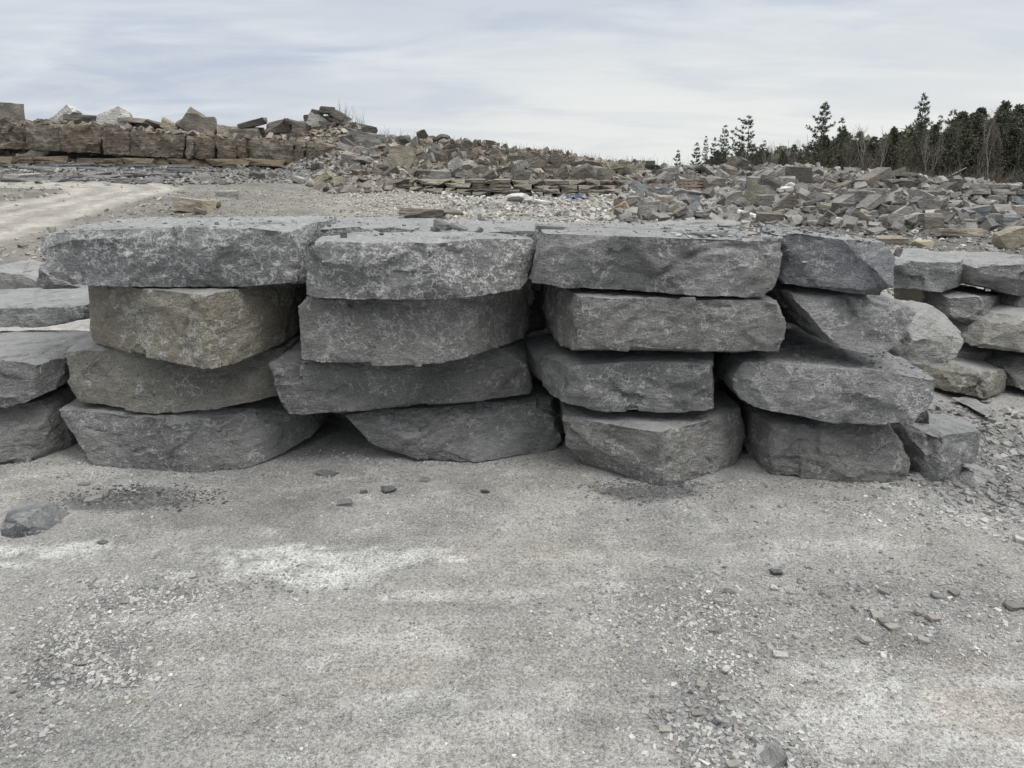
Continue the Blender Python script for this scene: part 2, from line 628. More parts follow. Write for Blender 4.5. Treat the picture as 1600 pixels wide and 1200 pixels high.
def road_mask(x, y):
    return 1 - sstep(1.55, 2.1, seg_dist(x, y, ROADL))


def ellipse(x, y, px, py, wx, wy, ang=0.0):
    """soft ground patch centred where the photo shows it; wx, wy in metres"""
    cx, cy = _g(px, py)
    dx, dy = x - cx, y - cy
    ca, sa = math.cos(ang), math.sin(ang)
    return ((dx * ca + dy * sa) / wx) ** 2 + ((-dx * sa + dy * ca) / wy) ** 2


GR_GREY = np.array([0.49, 0.486, 0.468])


def ground_col(x, y):
    q = np.stack([x, y, 0 * x], 1)
    n = fbm(q * 0.8, 5, 21)
    n2 = fbm(q * 3.0, 4, 31)
    n3 = fbm(q * np.array([2.2, 3.6, 1.0]), 5, 41, 0.6)
    c = np.tile(GR_GREY, (len(x), 1))
    dark = np.array([0.29, 0.285, 0.27])
    tan = np.array([0.54, 0.52, 0.475])
    pale = np.array([0.72, 0.715, 0.695])
    n4 = fbm(q * np.array([6.5, 11.0, 1.0]) + fbm(q * 2.0, 2, 77)[:, None] * 1.5, 5, 51, 0.66)
    n5 = fbm(q * np.array([3.0, 22.0, 1.0]), 3, 91)
    n6 = fbm(q * 9.0, 4, 95, .6)
    c = c * (1 + .16 * n6)[:, None]
    c = c + (tan - c) * (sstep(0.0, 0.55, n) * 0.65)[:, None]
    c = c + (dark - c) * (sstep(0.05, 0.5, -n) * 0.6)[:, None]
    c = c + (pale - c) * (sstep(0.08, 0.45, n3 * .6 + n4 * .6) * 0.75)[:, None]
    near = 1 - sstep(7, 10, y)
    # shaded-ish compacted dust near blocks stays the same stone; patches below are real spills
    white = np.array([0.84, 0.84, 0.82])
    for (px, py, wx, wy, s) in ((500, 878, 0.50, 0.17, 1.0), (405, 868, 0.22, 0.09, .8), (590, 872, .24, .10, .9), (500, 905, 0.42, 0.09, .5), (20, 860, 0.42, 0.085, 1.0), (110, 850, .2, .05, .5),
                                (15, 884, .16, .04, .7), (640, 1097, .16, .06, .9), (960, 912, .16, .03, .6), (1500, 1150, .7, .3, .5), (1330, 1130, .4, .2, .35), (650, 1000, .5, .12, .3), (380, 1080, .3, .08, .35), (850, 1090, .4, .1, .35), (60, 1090, .3, .06, .4), (1100, 870, .6, .06, .35), (1280, 850, .5, .06, .4), (700, 930, .4, .05, .4), (1420, 1060, .4, .12, .5),
                                (490, 1190, .25, .05, .6), (720, 1140, .4, .12, .4), (900, 1190, .3, .1, .4), (1050, 820, .5, .1, .25), (250, 980, .4, .12, .2), (880, 790, .9, .2, .12), (820, 980, .5, .2, .25), (330, 870, .22, .03, .6)):
        e = ellipse(x, y, px, py, wx * 1.15, wy * 0.95) + n4 * 2.6 + n3 * 0.9 + n5 * 1.2
        k = (1 - sstep(0.2, 1.1, e)) * s * near
        c = c + (white - c) * k[:, None]
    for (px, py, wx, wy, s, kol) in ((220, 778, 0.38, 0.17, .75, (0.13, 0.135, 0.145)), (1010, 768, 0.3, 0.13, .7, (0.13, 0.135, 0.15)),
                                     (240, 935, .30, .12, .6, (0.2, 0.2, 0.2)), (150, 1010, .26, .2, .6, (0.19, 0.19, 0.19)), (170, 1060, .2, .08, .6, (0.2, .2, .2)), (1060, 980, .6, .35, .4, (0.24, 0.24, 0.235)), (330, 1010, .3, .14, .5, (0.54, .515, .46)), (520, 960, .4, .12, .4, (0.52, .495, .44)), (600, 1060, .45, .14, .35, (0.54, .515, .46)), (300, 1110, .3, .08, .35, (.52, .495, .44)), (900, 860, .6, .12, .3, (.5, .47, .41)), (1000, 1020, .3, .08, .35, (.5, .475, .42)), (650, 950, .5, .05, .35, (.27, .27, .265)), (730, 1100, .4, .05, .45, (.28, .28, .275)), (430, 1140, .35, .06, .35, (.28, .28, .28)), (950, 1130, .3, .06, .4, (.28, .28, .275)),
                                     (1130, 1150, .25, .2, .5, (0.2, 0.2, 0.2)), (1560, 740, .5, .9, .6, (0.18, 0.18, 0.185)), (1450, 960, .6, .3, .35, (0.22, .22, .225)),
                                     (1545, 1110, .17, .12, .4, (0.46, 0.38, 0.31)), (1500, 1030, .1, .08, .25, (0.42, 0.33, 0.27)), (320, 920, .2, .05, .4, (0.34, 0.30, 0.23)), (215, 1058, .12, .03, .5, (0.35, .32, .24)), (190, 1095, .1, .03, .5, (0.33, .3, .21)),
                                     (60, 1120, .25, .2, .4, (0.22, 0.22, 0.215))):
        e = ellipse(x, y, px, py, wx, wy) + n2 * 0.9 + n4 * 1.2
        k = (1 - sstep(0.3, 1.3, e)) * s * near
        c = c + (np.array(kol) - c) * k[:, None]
    # beyond the stack
    u = x / np.maximum(y, 4) * CP * F + 800
    far = sstep(9, 15, y)
    midpale = np.array([0.34, 0.325, 0.295])
    rdark = np.array([0.13, 0.125, 0.115])
    ldark = np.array([0.19, 0.187, 0.18])
    cf = np.tile(midpale, (len(x), 1))
    k = 1 - sstep(400, 640, u)
    cf = cf + (np.array([0.20, 0.187, 0.168]) - cf) * k[:, None]
    k = sstep(1120, 1300, u)
    cf = cf + (rdark - cf) * k[:, None]
    k = sstep(27.5, 29.5, y)
    cf = cf + (ldark - cf) * k[:, None]
    k = sstep(33.5, 36, y)
    cf = cf + (np.array([0.16, 0.14, 0.12]) - cf) * k[:, None]
    cf = cf * (1 + 0.35 * n)[:, None]
    c = c + (cf - c) * (far * 0.85)[:, None]
    rm = road_mask(x, y) * sstep(9, 12, y)
    d = seg_dist(x, y, ROADL)
    rut = 0.5 + 0.5 * np.cos(d * 5.2 + n * 1.5)
    rc = np.array([0.56, 0.535, 0.485]) * (0.70 + 0.34 * rut + 0.14 * n2 + .1 * n6)[:, None]
    c = c + (rc - c) * (rm * (0.8 + 0.2 * n3))[:, None]
    # woodland floor
    k = sstep(48, 60, y)
    c = c + (np.array([0.10, 0.085, 0.06]) - c) * k[:, None]
    return np.clip(c, 0.02, 0.85)


def build_ground():
    ys = np.concatenate([np.linspace(-30, 0.8, 12), np.arange(1.0, 6.2, 0.03), 6.2 * np.exp(np.linspace(0.01, math.log(50 / 6.2), 210)), 50 * np.exp(np.linspace(0.05, math.log(1800 / 50), 40))])
    s = np.linspace(-1, 1, 420)
    s = np.sign(s) * (0.72 * np.abs(s) + 0.28 * np.abs(s) ** 3)
    Yg, Sg = np.meshgrid(ys, s, indexing='ij')
    wid = 2.2 + np.maximum(Yg, 0) * 1.05
    wid = np.maximum(wid, np.where(Yg < 1, 30 - 27 * np.clip((Yg + 30) / 31, 0, 1) ** 0.3, 0))
    X = Sg * wid
    Z = terrain(X, Yg)
    nr, nc = X.shape
    co = np.stack([X.ravel(), Yg.ravel(), Z.ravel()], 1)
    idx = np.arange(nr * nc).reshape(nr, nc)
    f = np.stack([idx[:-1, :-1], idx[:-1, 1:], idx[1:, 1:], idx[1:, :-1]], -1).reshape(-1, 4)
    me = mesh_np('ground', co, f, 4, M_GROUND, ground_col(co[:, 0], co[:, 1]), True)
    o = link(bpy.data.objects.new('ground', me))
    tag(o, kind='structure')


build_ground()


def hit(px, py, y0=8.0, y1=60.0):
    """where the sight line through a photo pixel meets the terrain (or passes closest to it)"""
    Y = np.linspace(y0, y1, 520)
    cx, cy = (px - 800) / F, (600 - py) / F
    dy = CP + cy * SP
    t = Y / dy
    x = cx * t
    z = EYE + (-SP + cy * CP) * t
    g = z - terrain(x, Y)
    k = np.argmax(g <= 0) if (g <= 0).any() else -1
    if k <= 0:
        lim = Y < 42
        k = int(np.argmin(np.where(lim, g, 1e9)))
    return float(x[k]), float(Y[k]), float(z[k]), float(g[k])


# ------------------------------------------------------------------ large quarried blocks
def displace(co, nrm, seed, amp, strata=True):
    q = co.copy()
    wq = q + 0.06 * np.stack([fbm(q * 5, 2, seed + 1), fbm(q * 5, 2, seed + 2), fbm(q * 5, 2, seed + 3)], 1)
    rg = np.random.default_rng(seed)
    lo, hi = q.min(0), q.max(0)
    n = int(np.clip(np.prod(hi - lo) / (amp['cell'] ** 3), 8, 60))
    sd = lo + rg.random((n, 3)) * (hi - lo)
    tilt = rg.normal(size=(n, 3)) * amp['tilt']
    off = rg.normal(size=n) * amp['step']
    d2 = ((wq[:, None, :] * np.array([1, 1, 1.6]) - sd[None] * np.array([1, 1, 1.6])) ** 2).sum(-1)
    i = d2.argmin(1)
    facet = ((q - sd[i]) * tilt[i]).sum(1) + off[i]
    big = fbm(q * 3.0, 3, seed + 5) * amp['big']
    med = (1 - np.abs(fbm(q * np.array([7, 7, 13.]), 4, seed + 7, 0.55)) * 2) * amp['med']
    fine = fbm(q * np.array([28, 28, 45.]), 3, seed + 8, 0.6) * amp['fine']
    d = facet + big + med + fine - amp['med'] * 0.7
    up = np.abs(nrm[:, 2])
    d = d * np.where(up > 0.8, 0.5, 1.0)
    out = co + nrm * d[:, None]
    if amp.get('fold'):
        # stepped split face: the front is warped as a body, so faces and edges stay joined
        ext = hi - lo
        w2 = wq + 1.2 * (wq - q)
        fold = np.zeros(len(co))
        for _k in range(int(5 + 5 * ext[0])):
            th = rg.uniform(0, 2 * math.pi)
            dd = (w2[:, 0] - lo[0] - rg.random() * ext[0]) * math.cos(th) + (w2[:, 2] - lo[2] - rg.random() * ext[2]) * math.sin(th)
            fold = fold + np.clip(np.maximum(0, dd) * rg.uniform(.15, .7), 0, amp['fold'] * rg.uniform(.4, 1.2)) * rg.choice([1, 1, -.8])
        fold = fold - np.median(fold)
        fold = np.clip(fold, -amp['fold'] * 1.6, amp['fold'] * 1.8)
        wt_ = np.clip(1 - (q[:, 1] - lo[1]) / max(ext[1] * .75, .1), 0, 1)
        out[:, 1] += fold * sstep(0, .6, wt_)
    return out


AMP = dict(cell=0.22, tilt=0.03, step=0.003, big=0.007, med=0.010, fine=0.0045, fold=0.020)
AMPL = dict(cell=0.8, tilt=0.02, step=0.03, big=0.035, med=0.05, fine=0.02)
blk_seed = [100]


def block(name, label, cat, group, pts, back, tint=(0.20, 0.203, 0.205), vein=0.1, voxel=0.0135, chips=13, chip_sz=(0.006, 0.034), amp=AMP, mat=None, parent=None, extra=(), shave_k=0.85):
    blk_seed[0] += 1
    seed = blk_seed[0]
    rnd = random.Random(seed)
    P3 = [Vector(p) for p in pts]
    allp = list(P3)
    for p in P3:
        allp.append(Vector((p.x, max(back, p.y + 0.02), p.z)))
    allp += [Vector(e) for e in extra]
    base = Vector((sum(p.x for p in allp) / len(allp), sum(p.y for p in allp) / len(allp), min(p.z for p in allp)))
    bm = hull_bm([p - base for p in allp])
    bm.normal_update()
    shave(bm, rnd, chip_sz[1] * shave_k)
    chip(bm, rnd, chips, *chip_sz)
    bm.normal_update()
    planes = np.array([[*f.normal, f.normal.dot(f.verts[0].co)] for f in bm.faces if f.calc_area() > 1e-6])
    bmesh.ops.triangulate(bm, faces=bm.faces)
    me = bpy.data.meshes.new(name + '_raw')
    bm.to_mesh(me)
    bm.free()
    o = bpy.data.objects.new(name, me)
    link(o)
    md = o.modifiers.new('r', 'REMESH')
    md.mode = 'VOXEL'
    md.voxel_size = voxel
    dg = bpy.context.evaluated_depsgraph_get()
    ev = o.evaluated_get(dg)
    me2 = bpy.data.meshes.new_from_object(ev, depsgraph=dg)
    o.modifiers.clear()
    n = len(me2.vertices)
    co = np.empty(n * 3, np.float32)
    me2.vertices.foreach_get('co', co)
    nr = np.empty(n * 3, np.float32)
    me2.vertices.foreach_get('normal', nr)
    co, nr = co.reshape(-1, 3).astype(float), nr.reshape(-1, 3).astype(float)
    sd = co @ planes[:, :3].T - planes[:, 3][None]
    act = sd > -0.75 * voxel
    co0 = co.copy()
    for _ in range(6):
        for j in range(len(planes)):
            m_ = act[:, j]
            if m_.any():
                dj = co[m_] @ planes[j, :3] - planes[j, 3]
                co[m_] -= dj[:, None] * planes[j, :3][None]
    mv = co - co0
    ln_ = np.linalg.norm(mv, axis=1)
    co = co0 + mv * np.where(ln_ > 1.1 * voxel, 1.1 * voxel / np.maximum(ln_, 1e-9), 1.0)[:, None]
    co = displace(co, nr, seed * 13, amp)
    me2.vertices.foreach_set('co', co.astype(np.float32).ravel())
    me2.polygons.foreach_set('use_smooth', np.ones(len(me2.polygons), bool))
    me2.materials.clear()
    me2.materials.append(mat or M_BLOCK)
    me2.update()
    me2.set_sharp_from_angle(angle=R(38))
    me2.name = name
    o.data = me2
    bpy.data.meshes.remove(me)
    o.location = base
    if mat is None:
        tint = (tint[0] * 1.34, tint[1] * 1.345, tint[2] * 1.335)
        vein = min(1.0, vein + .03)
    o.color = (*tint, vein)
    if parent is not None:
        o.parent = parent
        o.matrix_parent_inverse = parent.matrix_world.inverted()
    else:
        tag(o, label, cat, group)
    return o


G1 = 'quarry blocks stacked in the front wall'
DK = (0.195, 0.196, 0.192)
MD = (0.225, 0.222, 0.212)
BL = (0.225, 0.232, 0.232)
TN = (0.27, 0.25, 0.205)
TN2 = (0.232, 0.225, 0.20)
WR = (0.21, 0.208, 0.2)

# column 1, top to bottom
block('quarry_block', 'long top-left grey block densely flecked with white scuffs, overhanging the tan block', 'stone block', G1,
      [P(62, 388, 4.45), P(66, 410, 4.42), P(78, 438, 4.38), P(100, 447, 4.34), P(200, 450, 4.28), P(465, 451, 4.25), P(468, 438, 4.27), P(461, 358, 4.3), P(300, 356, 4.27), P(150, 362, 4.3), P(75, 365, 4.55), P(100, 353, 4.7)],
      5.45, BL, 1.0)
block('quarry_block', 'tan-brown block with a pointed front corner under the white-flecked long block', 'stone block', G1,
      [Q(141, 4.65, 1.055), Q(180, 4.52, 1.055), Q(320, 4.06, 1.05), Q(462, 4.75, 1.055), P(143, 505, 4.62), P(148, 534, 4.62), P(210, 546, 4.45), P(262, 563, 4.22), P(322, 578, 4.03), P(350, 573, 4.06), P(462, 512, 4.9), P(440, 538, 4.62)],
      5.3, TN, 0.45, chips=7, shave_k=0.25)
block('quarry_block', 'olive-topped grey block at the left end, under the pointed tan block', 'stone block', G1,
      [P(99, 553, 4.55), P(118, 530, 4.75), P(98, 575, 4.5), P(106, 610, 4.47), P(122, 630, 4.45), P(170, 641, 4.36), P(295, 643, 4.3), P(442, 623, 4.52), P(446, 545, 4.6), P(215, 550, 4.42)],
      5.3, TN2, 0.2)
block('quarry_block', 'dark rounded block on the ground at the bottom left of the front wall', 'stone block', G1,
      [P(91, 633, 4.5), P(96, 655, 4.42), P(112, 690, 4.33), P(136, 728, 4.26), P(240, 741, 4.15), P(300, 741, 4.15), P(400, 728, 4.26), P(478, 692, 4.6), P(495, 672, 4.72), P(497, 655, 4.76), P(450, 638, 4.6), P(300, 650, 4.27), P(130, 645, 4.35)],
      5.35, DK, 0.25)
# column 2
block('quarry_block', 'white-scuffed top block in the second column with a smooth slanted right end', 'stone block', G1,
      [P(487, 376, 4.18), P(480, 395, 4.15), P(469, 452, 4.12), P(480, 463, 4.12), P(500, 467, 4.1), P(640, 469, 4.1), P(744, 462, 4.1), P(803, 463, 4.25), P(832, 430, 4.4), P(840, 373, 4.45), P(735, 374, 4.15), P(560, 374, 4.12)],
      4.72, (0.23, 0.233, 0.23), 1.0, chips=8)
block('quarry_block', 'clean-edged grey block second in the second column, its right side angled back', 'stone block', G1,
      [P(461, 471, 4.2), P(463, 520, 4.18), P(470, 560, 4.19), P(482, 567, 4.18), P(660, 565, 4.19), P(715, 558, 4.24), P(742, 551, 4.32), P(826, 524, 4.86), Q(830, 4.9, 1.02), Q(738, 4.3, 1.015)],
      5.3, (0.235, 0.231, 0.22), 0.35, shave_k=0.45)
block('quarry_block', 'long dark slightly tilted block third from the top in the second column', 'stone block', G1,
      [P(406, 592, 4.3), P(414, 574, 4.36), P(440, 557, 4.42), P(790, 538, 4.7), P(828, 560, 4.66), P(836, 602, 4.62), P(826, 619, 4.58), P(640, 635, 4.36), P(480, 649, 4.24), P(440, 649, 4.25), P(420, 625, 4.27), P(480, 565, 4.26)],
      5.4, DK, 0.12)
block('quarry_block', 'dark boat-shaped block on the ground below the long tilted block, right of the black hollow', 'stone block', G1,
      [P(538, 645, 4.42), P(539, 662, 4.42), P(556, 680, 4.43), P(600, 700, 4.4), P(660, 719, 4.34), P(745, 724, 4.3), P(790, 713, 4.4), P(880, 701, 4.57), P(887, 665, 4.66), P(882, 628, 4.75), P(850, 617, 4.85), P(560, 642, 4.5)],
      5.5, DK, 0.25)
# column 3
block('quarry_block', 'widest top block in the third column with a pale crusted patch low on its face', 'stone block', G1,
      [P(843, 366, 4.25), P(838, 400, 4.2), P(826, 446, 4.18), P(840, 451, 4.15), P(1000, 458, 4.13), P(1090, 463, 4.12), P(1212, 465, 4.14), P(1222, 452, 4.16), P(1224, 374, 4.3), P(1175, 375, 4.18), P(1000, 370, 4.15)],
      5.3, (0.215, 0.215, 0.212), 0.35)
block('quarry_block', 'rectangular grey block under the widest top block, its dark left side turned back', 'stone block', G1,
      [Q(845, 4.85, 1.045), P(856, 528, 4.75), P(903, 463, 4.15), P(900, 462, 4.17), P(906, 546, 4.14), P(930, 552, 4.13), P(1225, 557, 4.12), P(1234, 540, 4.14), P(1239, 500, 4.15), P(1226, 472, 4.15), P(880, 544, 4.3)],
      5.2, (0.235, 0.23, 0.22), 0.4)
block('quarry_block', 'grey block with a dusty pale top ledge, third from the top in the third column', 'stone block', G1,
      [P(823, 545, 4.8), P(832, 590, 4.7), P(880, 571, 4.2), P(884, 636, 4.18), P(900, 643, 4.17), P(1122, 648, 4.15), P(1128, 565, 4.18), P(1129, 600, 4.16)],
      5.3, (0.22, 0.222, 0.22), 0.45)
block('quarry_block', 'block on the ground with a sharp corner pointing forward, bottom of the third column', 'stone block', G1,
      [P(883, 652, 4.26), P(886, 690, 4.3), P(912, 722, 4.33), P(1000, 750, 4.07), P(1038, 758, 3.99), P(1060, 752, 4.04), P(1150, 724, 4.3), P(1165, 690, 4.4), P(1158, 645, 4.38), P(1030, 674, 3.99)],
      5.2, MD, 0.3, shave_k=0.25, chips=8)
# column 4
block('quarry_block', 'bluish top block at the right end of the wall, its right edge worn pale', 'stone block', G1,
      [P(1226, 369, 4.35), P(1222, 445, 4.25), P(1300, 457, 4.12), P(1386, 467, 4.08), P(1396, 430, 4.12), P(1401, 395, 4.2), P(1384, 379, 4.15), P(1250, 366, 4.25)],
      4.95, (0.19, 0.198, 0.208), 0.15)
block('quarry_block', 'block propped over a dark triangular gap, second from the top at the right end', 'stone block', G1,
      [P(1217, 455, 4.35), P(1240, 475, 4.2), P(1290, 530, 4.12), P(1305, 542, 4.1), P(1390, 557, 4.08), P(1402, 540, 4.12), P(1432, 482, 4.25), P(1375, 465, 4.2), Q(1230, 4.3, 1.05)],
      5.25, (0.215, 0.217, 0.214), 0.3,
      extra=[P(1250, 478, 4.9)])
block('quarry_block', 'wide block with a chip-strewn dark top, third from the top at the right end', 'stone block', G1,
      [P(1143, 592, 4.25), P(1150, 572, 4.3), P(1165, 570, 4.2), P(1150, 612, 4.18), P(1163, 630, 4.14), P(1230, 654, 4.05), P(1300, 663, 4.02), P(1436, 668, 4.0), P(1462, 625, 4.08), P(1468, 586, 4.12), P(1340, 580, 4.02), P(1185, 566, 4.2)],
      5.25, (0.215, 0.217, 0.215), 0.3)
block('quarry_block', 'plain rounded block on the ground under the wide chip-strewn block', 'stone block', G1,
      [P(1198, 662, 4.18), P(1188, 700, 4.15), P(1184, 726, 4.2), P(1200, 740, 4.14), P(1290, 750, 4.06), P(1370, 758, 3.99), P(1432, 748, 4.07), P(1436, 725, 4.1), P(1415, 675, 4.1), P(1400, 668, 4.1)],
      5.25, WR, 0.08, chips=12)
block('quarry_block', 'squat block on the ground closing the right end of the front wall', 'stone block', G1,
      [P(1417, 680, 4.32), P(1432, 744, 4.12), P(1474, 756, 4.02), P(1530, 738, 4.17), P(1538, 700, 4.22), P(1537, 678, 4.25), P(1472, 690, 4.04), P(1500, 650, 4.75), P(1440, 650, 4.6)],
      4.75, (0.19, 0.193, 0.193), 0.12)
block('stone_wedge', 'small wedge stone showing under the right end of the wide chip-strewn block', 'stone', None,
      [P(1435, 668, 4.35), P(1472, 668, 4.3), P(1470, 625, 4.35), P(1476, 640, 4.4), P(1440, 612, 4.5)], 4.6, WR, 0.1, chips=4)
# slabs lying behind the top course
GS = 'slabs lying behind the top course'
block('flat_slab', 'pale flat slab behind the second top block, two dark pebbles on it', 'stone slab', GS,
      [P(462, 380, 4.78), P(466, 430, 4.78), P(500, 430, 4.78), Q(672, 4.76, 1.06), Q(672, 4.76, 1.355), Q(470, 4.78, 1.352)],
      5.75, (0.23, 0.24, 0.245), 0.5, voxel=0.018)
block('flat_slab', 'flat slab behind the gap between the second and third top blocks, a dark flake on it', 'stone slab', GS,
      [Q(680, 4.8, 1.06), Q(845, 4.8, 1.06), Q(850, 4.82, 1.345), Q(678, 4.78, 1.35)],
      5.65, (0.24, 0.25, 0.255), 0.5, voxel=0.018)
block('flat_slab', 'very long pale flat slab behind the widest top block', 'stone slab', GS,
      [Q(985, 5.34, 1.1), Q(1172, 5.34, 1.1), Q(1172, 5.34, 1.34), Q(985, 5.34, 1.31)],
      5.85, (0.27, 0.272, 0.262), 0.4, voxel=0.018)
# added blocks behind the wall, shutting light out of its gaps
GR = 'rear blocks added to keep the front wall gaps dark'
for lab, x0, x1, z1, yr in (('dark rear block behind the gap between the first and second columns', -2.6, -0.95, 1.3, 5.95),
                        ('dark rear block behind the gap between the second and third columns', -0.9, 0.85, 1.05, 5.36),
                        ('dark rear block behind the gap between the third and fourth columns', 0.9, 2.3, 1.04, 5.36)):
    for (za, zb, tx) in ((0.0, z1, ''),):
        block('quarry_block', lab, 'stone block', GR,
              [(x0, yr, za), (x1, yr, za), (x1, yr, zb), (x0, yr, zb)], 6.9, DK, 0.1, voxel=0.03, chips=5)

# left neighbour stack
GL = 'blocks of the stack cut off by the left frame edge'
block('quarry_block', 'broad dusty-topped block of the left stack with a pale broken corner', 'stone block', GL,
      [P(-160, 560, 4.3), P(-160, 645, 4.3), P(0, 637, 4.33), P(62, 622, 4.38), P(100, 560, 4.62), P(104, 545, 4.75), P(60, 570, 4.4), P(0, 566, 4.3), P(130, 520, 5.3), P(108, 600, 4.72)],
      5.2, (0.225, 0.227, 0.225), 0.3)
block('quarry_block', 'dark ground block of the left stack beneath the dusty-topped one', 'stone block', GL,
      [P(-160, 735, 4.2), P(-160, 650, 4.25), P(0, 641, 4.38), P(60, 632, 4.45), P(104, 618, 4.75), P(0, 726, 4.28), P(55, 717, 4.37), P(106, 703, 4.55), P(109, 670, 4.65)],
      5.3, WR, 0.05)
block('quarry_block', 'low grey block on the back of the left stack, left of the tan block', 'stone block', GL,
      [P(-130, 478, 5.2), P(-120, 512, 5.15), P(0, 506, 5.15), P(75, 510, 5.1), P(137, 500, 5.25), P(140, 470, 5.35), P(80, 482, 5.15), P(0, 482, 5.15)],
      5.95, (0.215, 0.22, 0.222), 0.25)
# rear left stones
GB = 'stones on the ground behind the left stack'
block('loose_boulder', 'small boulder behind the left stack at the frame edge', 'boulder', GB,
      [P(-30, 420, 7.0), P(35, 432, 7.0), P(36, 462, 7.0), P(-30, 465, 7.0), P(15, 425, 7.1)], 7.7, (0.24, 0.24, 0.235), 0.1, voxel=.025)
block('loose_boulder', 'upright pointed stone just left of the long white-flecked block', 'boulder', GB,
      [P(50, 408, 6.6), P(62, 412, 6.6), P(110, 455, 6.6), P(55, 458, 6.6), P(48, 430, 6.6), P(80, 440, 6.5)], 7.0, (0.23, 0.23, 0.225), 0.2, voxel=.025)
block('loose_boulder', 'flat-faced stone between the boulder and the pointed stone behind the left stack', 'boulder', GB,
      [P(22, 428, 6.9), P(60, 440, 6.8), P(58, 462, 6.8), P(25, 462, 6.8)], 7.4, (0.26, 0.255, 0.245), 0.1, voxel=.025)

# right neighbour stack
GH = 'blocks of the loose stack at the right frame edge'
block('quarry_block', 'tilted pale grey boulder leaning behind the right end of the front wall', 'stone block', GH,
      [P(1405, 520, 4.95), P(1440, 478, 5.2), P(1470, 482, 5.3), P(1516, 520, 5.1), P(1514, 535, 5.05), P(1500, 562, 5.0), P(1462, 572, 4.95), P(1400, 565, 4.9), P(1436, 525, 4.9)],
      5.55, (0.31, 0.305, 0.29), 0.2)
block('quarry_block', 'squared block with a yellow-tan top beside the flat slab', 'stone block', GH,
      [P(1466, 578, 5.85), P(1472, 612, 5.72), P(1535, 627, 5.5), P(1580, 617, 5.72), P(1578, 580, 5.8), P(1534, 586, 5.52)],
      6.2, (0.215, 0.205, 0.175), 0.25)
block('flat_slab', 'flat grey slab lying on the ground before the yellow-topped block', 'stone slab', None,
      [P(1487, 624, 5.5), P(1570, 640, 5.3), P(1572, 652, 5.15), P(1560, 657, 5.05), P(1500, 640, 5.25)], 5.6, (0.235, 0.238, 0.235), 0.05, chips=4)
block('quarry_block', 'long top block of the right stack with a dark slanted right end', 'stone block', GH,
      [P(1385, 410, 6.3), P(1385, 450, 6.25), P(1430, 452, 6.22), P(1480, 456, 6.2), P(1514, 450, 6.35), P(1520, 404, 6.4), P(1500, 408, 6.2)],
      7.3, (0.205, 0.207, 0.207), 0.1, voxel=.02)
block('quarry_block', 'top block of the right stack cut by the frame edge, rougher and browner', 'stone block', GH,
      [P(1518, 414, 6.2), P(1514, 444, 6.2), P(1600, 462, 6.1), P(1680, 468, 6.0), P(1680, 415, 6.1), P(1560, 416, 6.15)],
      7.2, (0.2, 0.197, 0.19), 0.08, voxel=.02)
block('quarry_block', 'small tan block tucked under the long top block of the right stack', 'stone block', GH,
      [P(1442, 456, 6.5), P(1446, 485, 6.45), P(1480, 500, 6.4), P(1496, 498, 6.4), P(1496, 458, 6.4)], 7.1, (0.30, 0.275, 0.215), 0.1, voxel=.02)
block('quarry_block', 'cubic grey block of the right stack, right of the small tan one', 'stone block', GH,
      [P(1484, 462, 6.15), P(1482, 495, 6.12), P(1530, 513, 6.05), P(1560, 512, 6.15), P(1575, 462, 6.3), P(1530, 466, 6.06), P(1572, 498, 6.35)], 6.9, (0.21, 0.21, 0.205), 0.15, voxel=.02)
block('quarry_block', 'big rounded pale boulder at the right frame edge', 'stone block', GH,
      [P(1524, 535, 5.9), P(1545, 505, 5.95), P(1565, 490, 6.0), P(1680, 478, 6.0), P(1680, 560, 5.8), P(1600, 561, 5.72), P(1560, 552, 5.75), P(1527, 548, 5.85), P(1620, 505, 5.72)], 6.7, (0.27, 0.262, 0.24), 0.25, voxel=.02)
block('quarry_block', 'small low block between the leaning boulder and the rounded pale boulder', 'stone block', GH,
      [P(1500, 552, 6.1), P(1500, 575, 6.1), P(1555, 580, 6.1), P(1556, 550, 6.15)], 6.6, (0.2, 0.203, 0.203), 0.1, voxel=.02)
block('quarry_block', 'dark coarse stone under the rounded pale boulder at the frame edge', 'stone block', GH,
      [P(1574, 575, 5.85), P(1578, 606, 5.75), P(1600, 617, 5.65), P(1680, 620, 5.6), P(1680, 560, 5.9), P(1600, 563, 5.9)], 6.5, (0.19, 0.18, 0.17), 0.05, voxel=.02)
block('quarry_block', 'small rounded stone over the pale boulder at the very frame edge', 'stone block', GH,
      [P(1592, 480, 6.1), P(1596, 460, 6.15), P(1660, 462, 6.1), P(1660, 484, 6.05)], 6.6, (0.22, 0.22, 0.215), 0.1, voxel=.025)

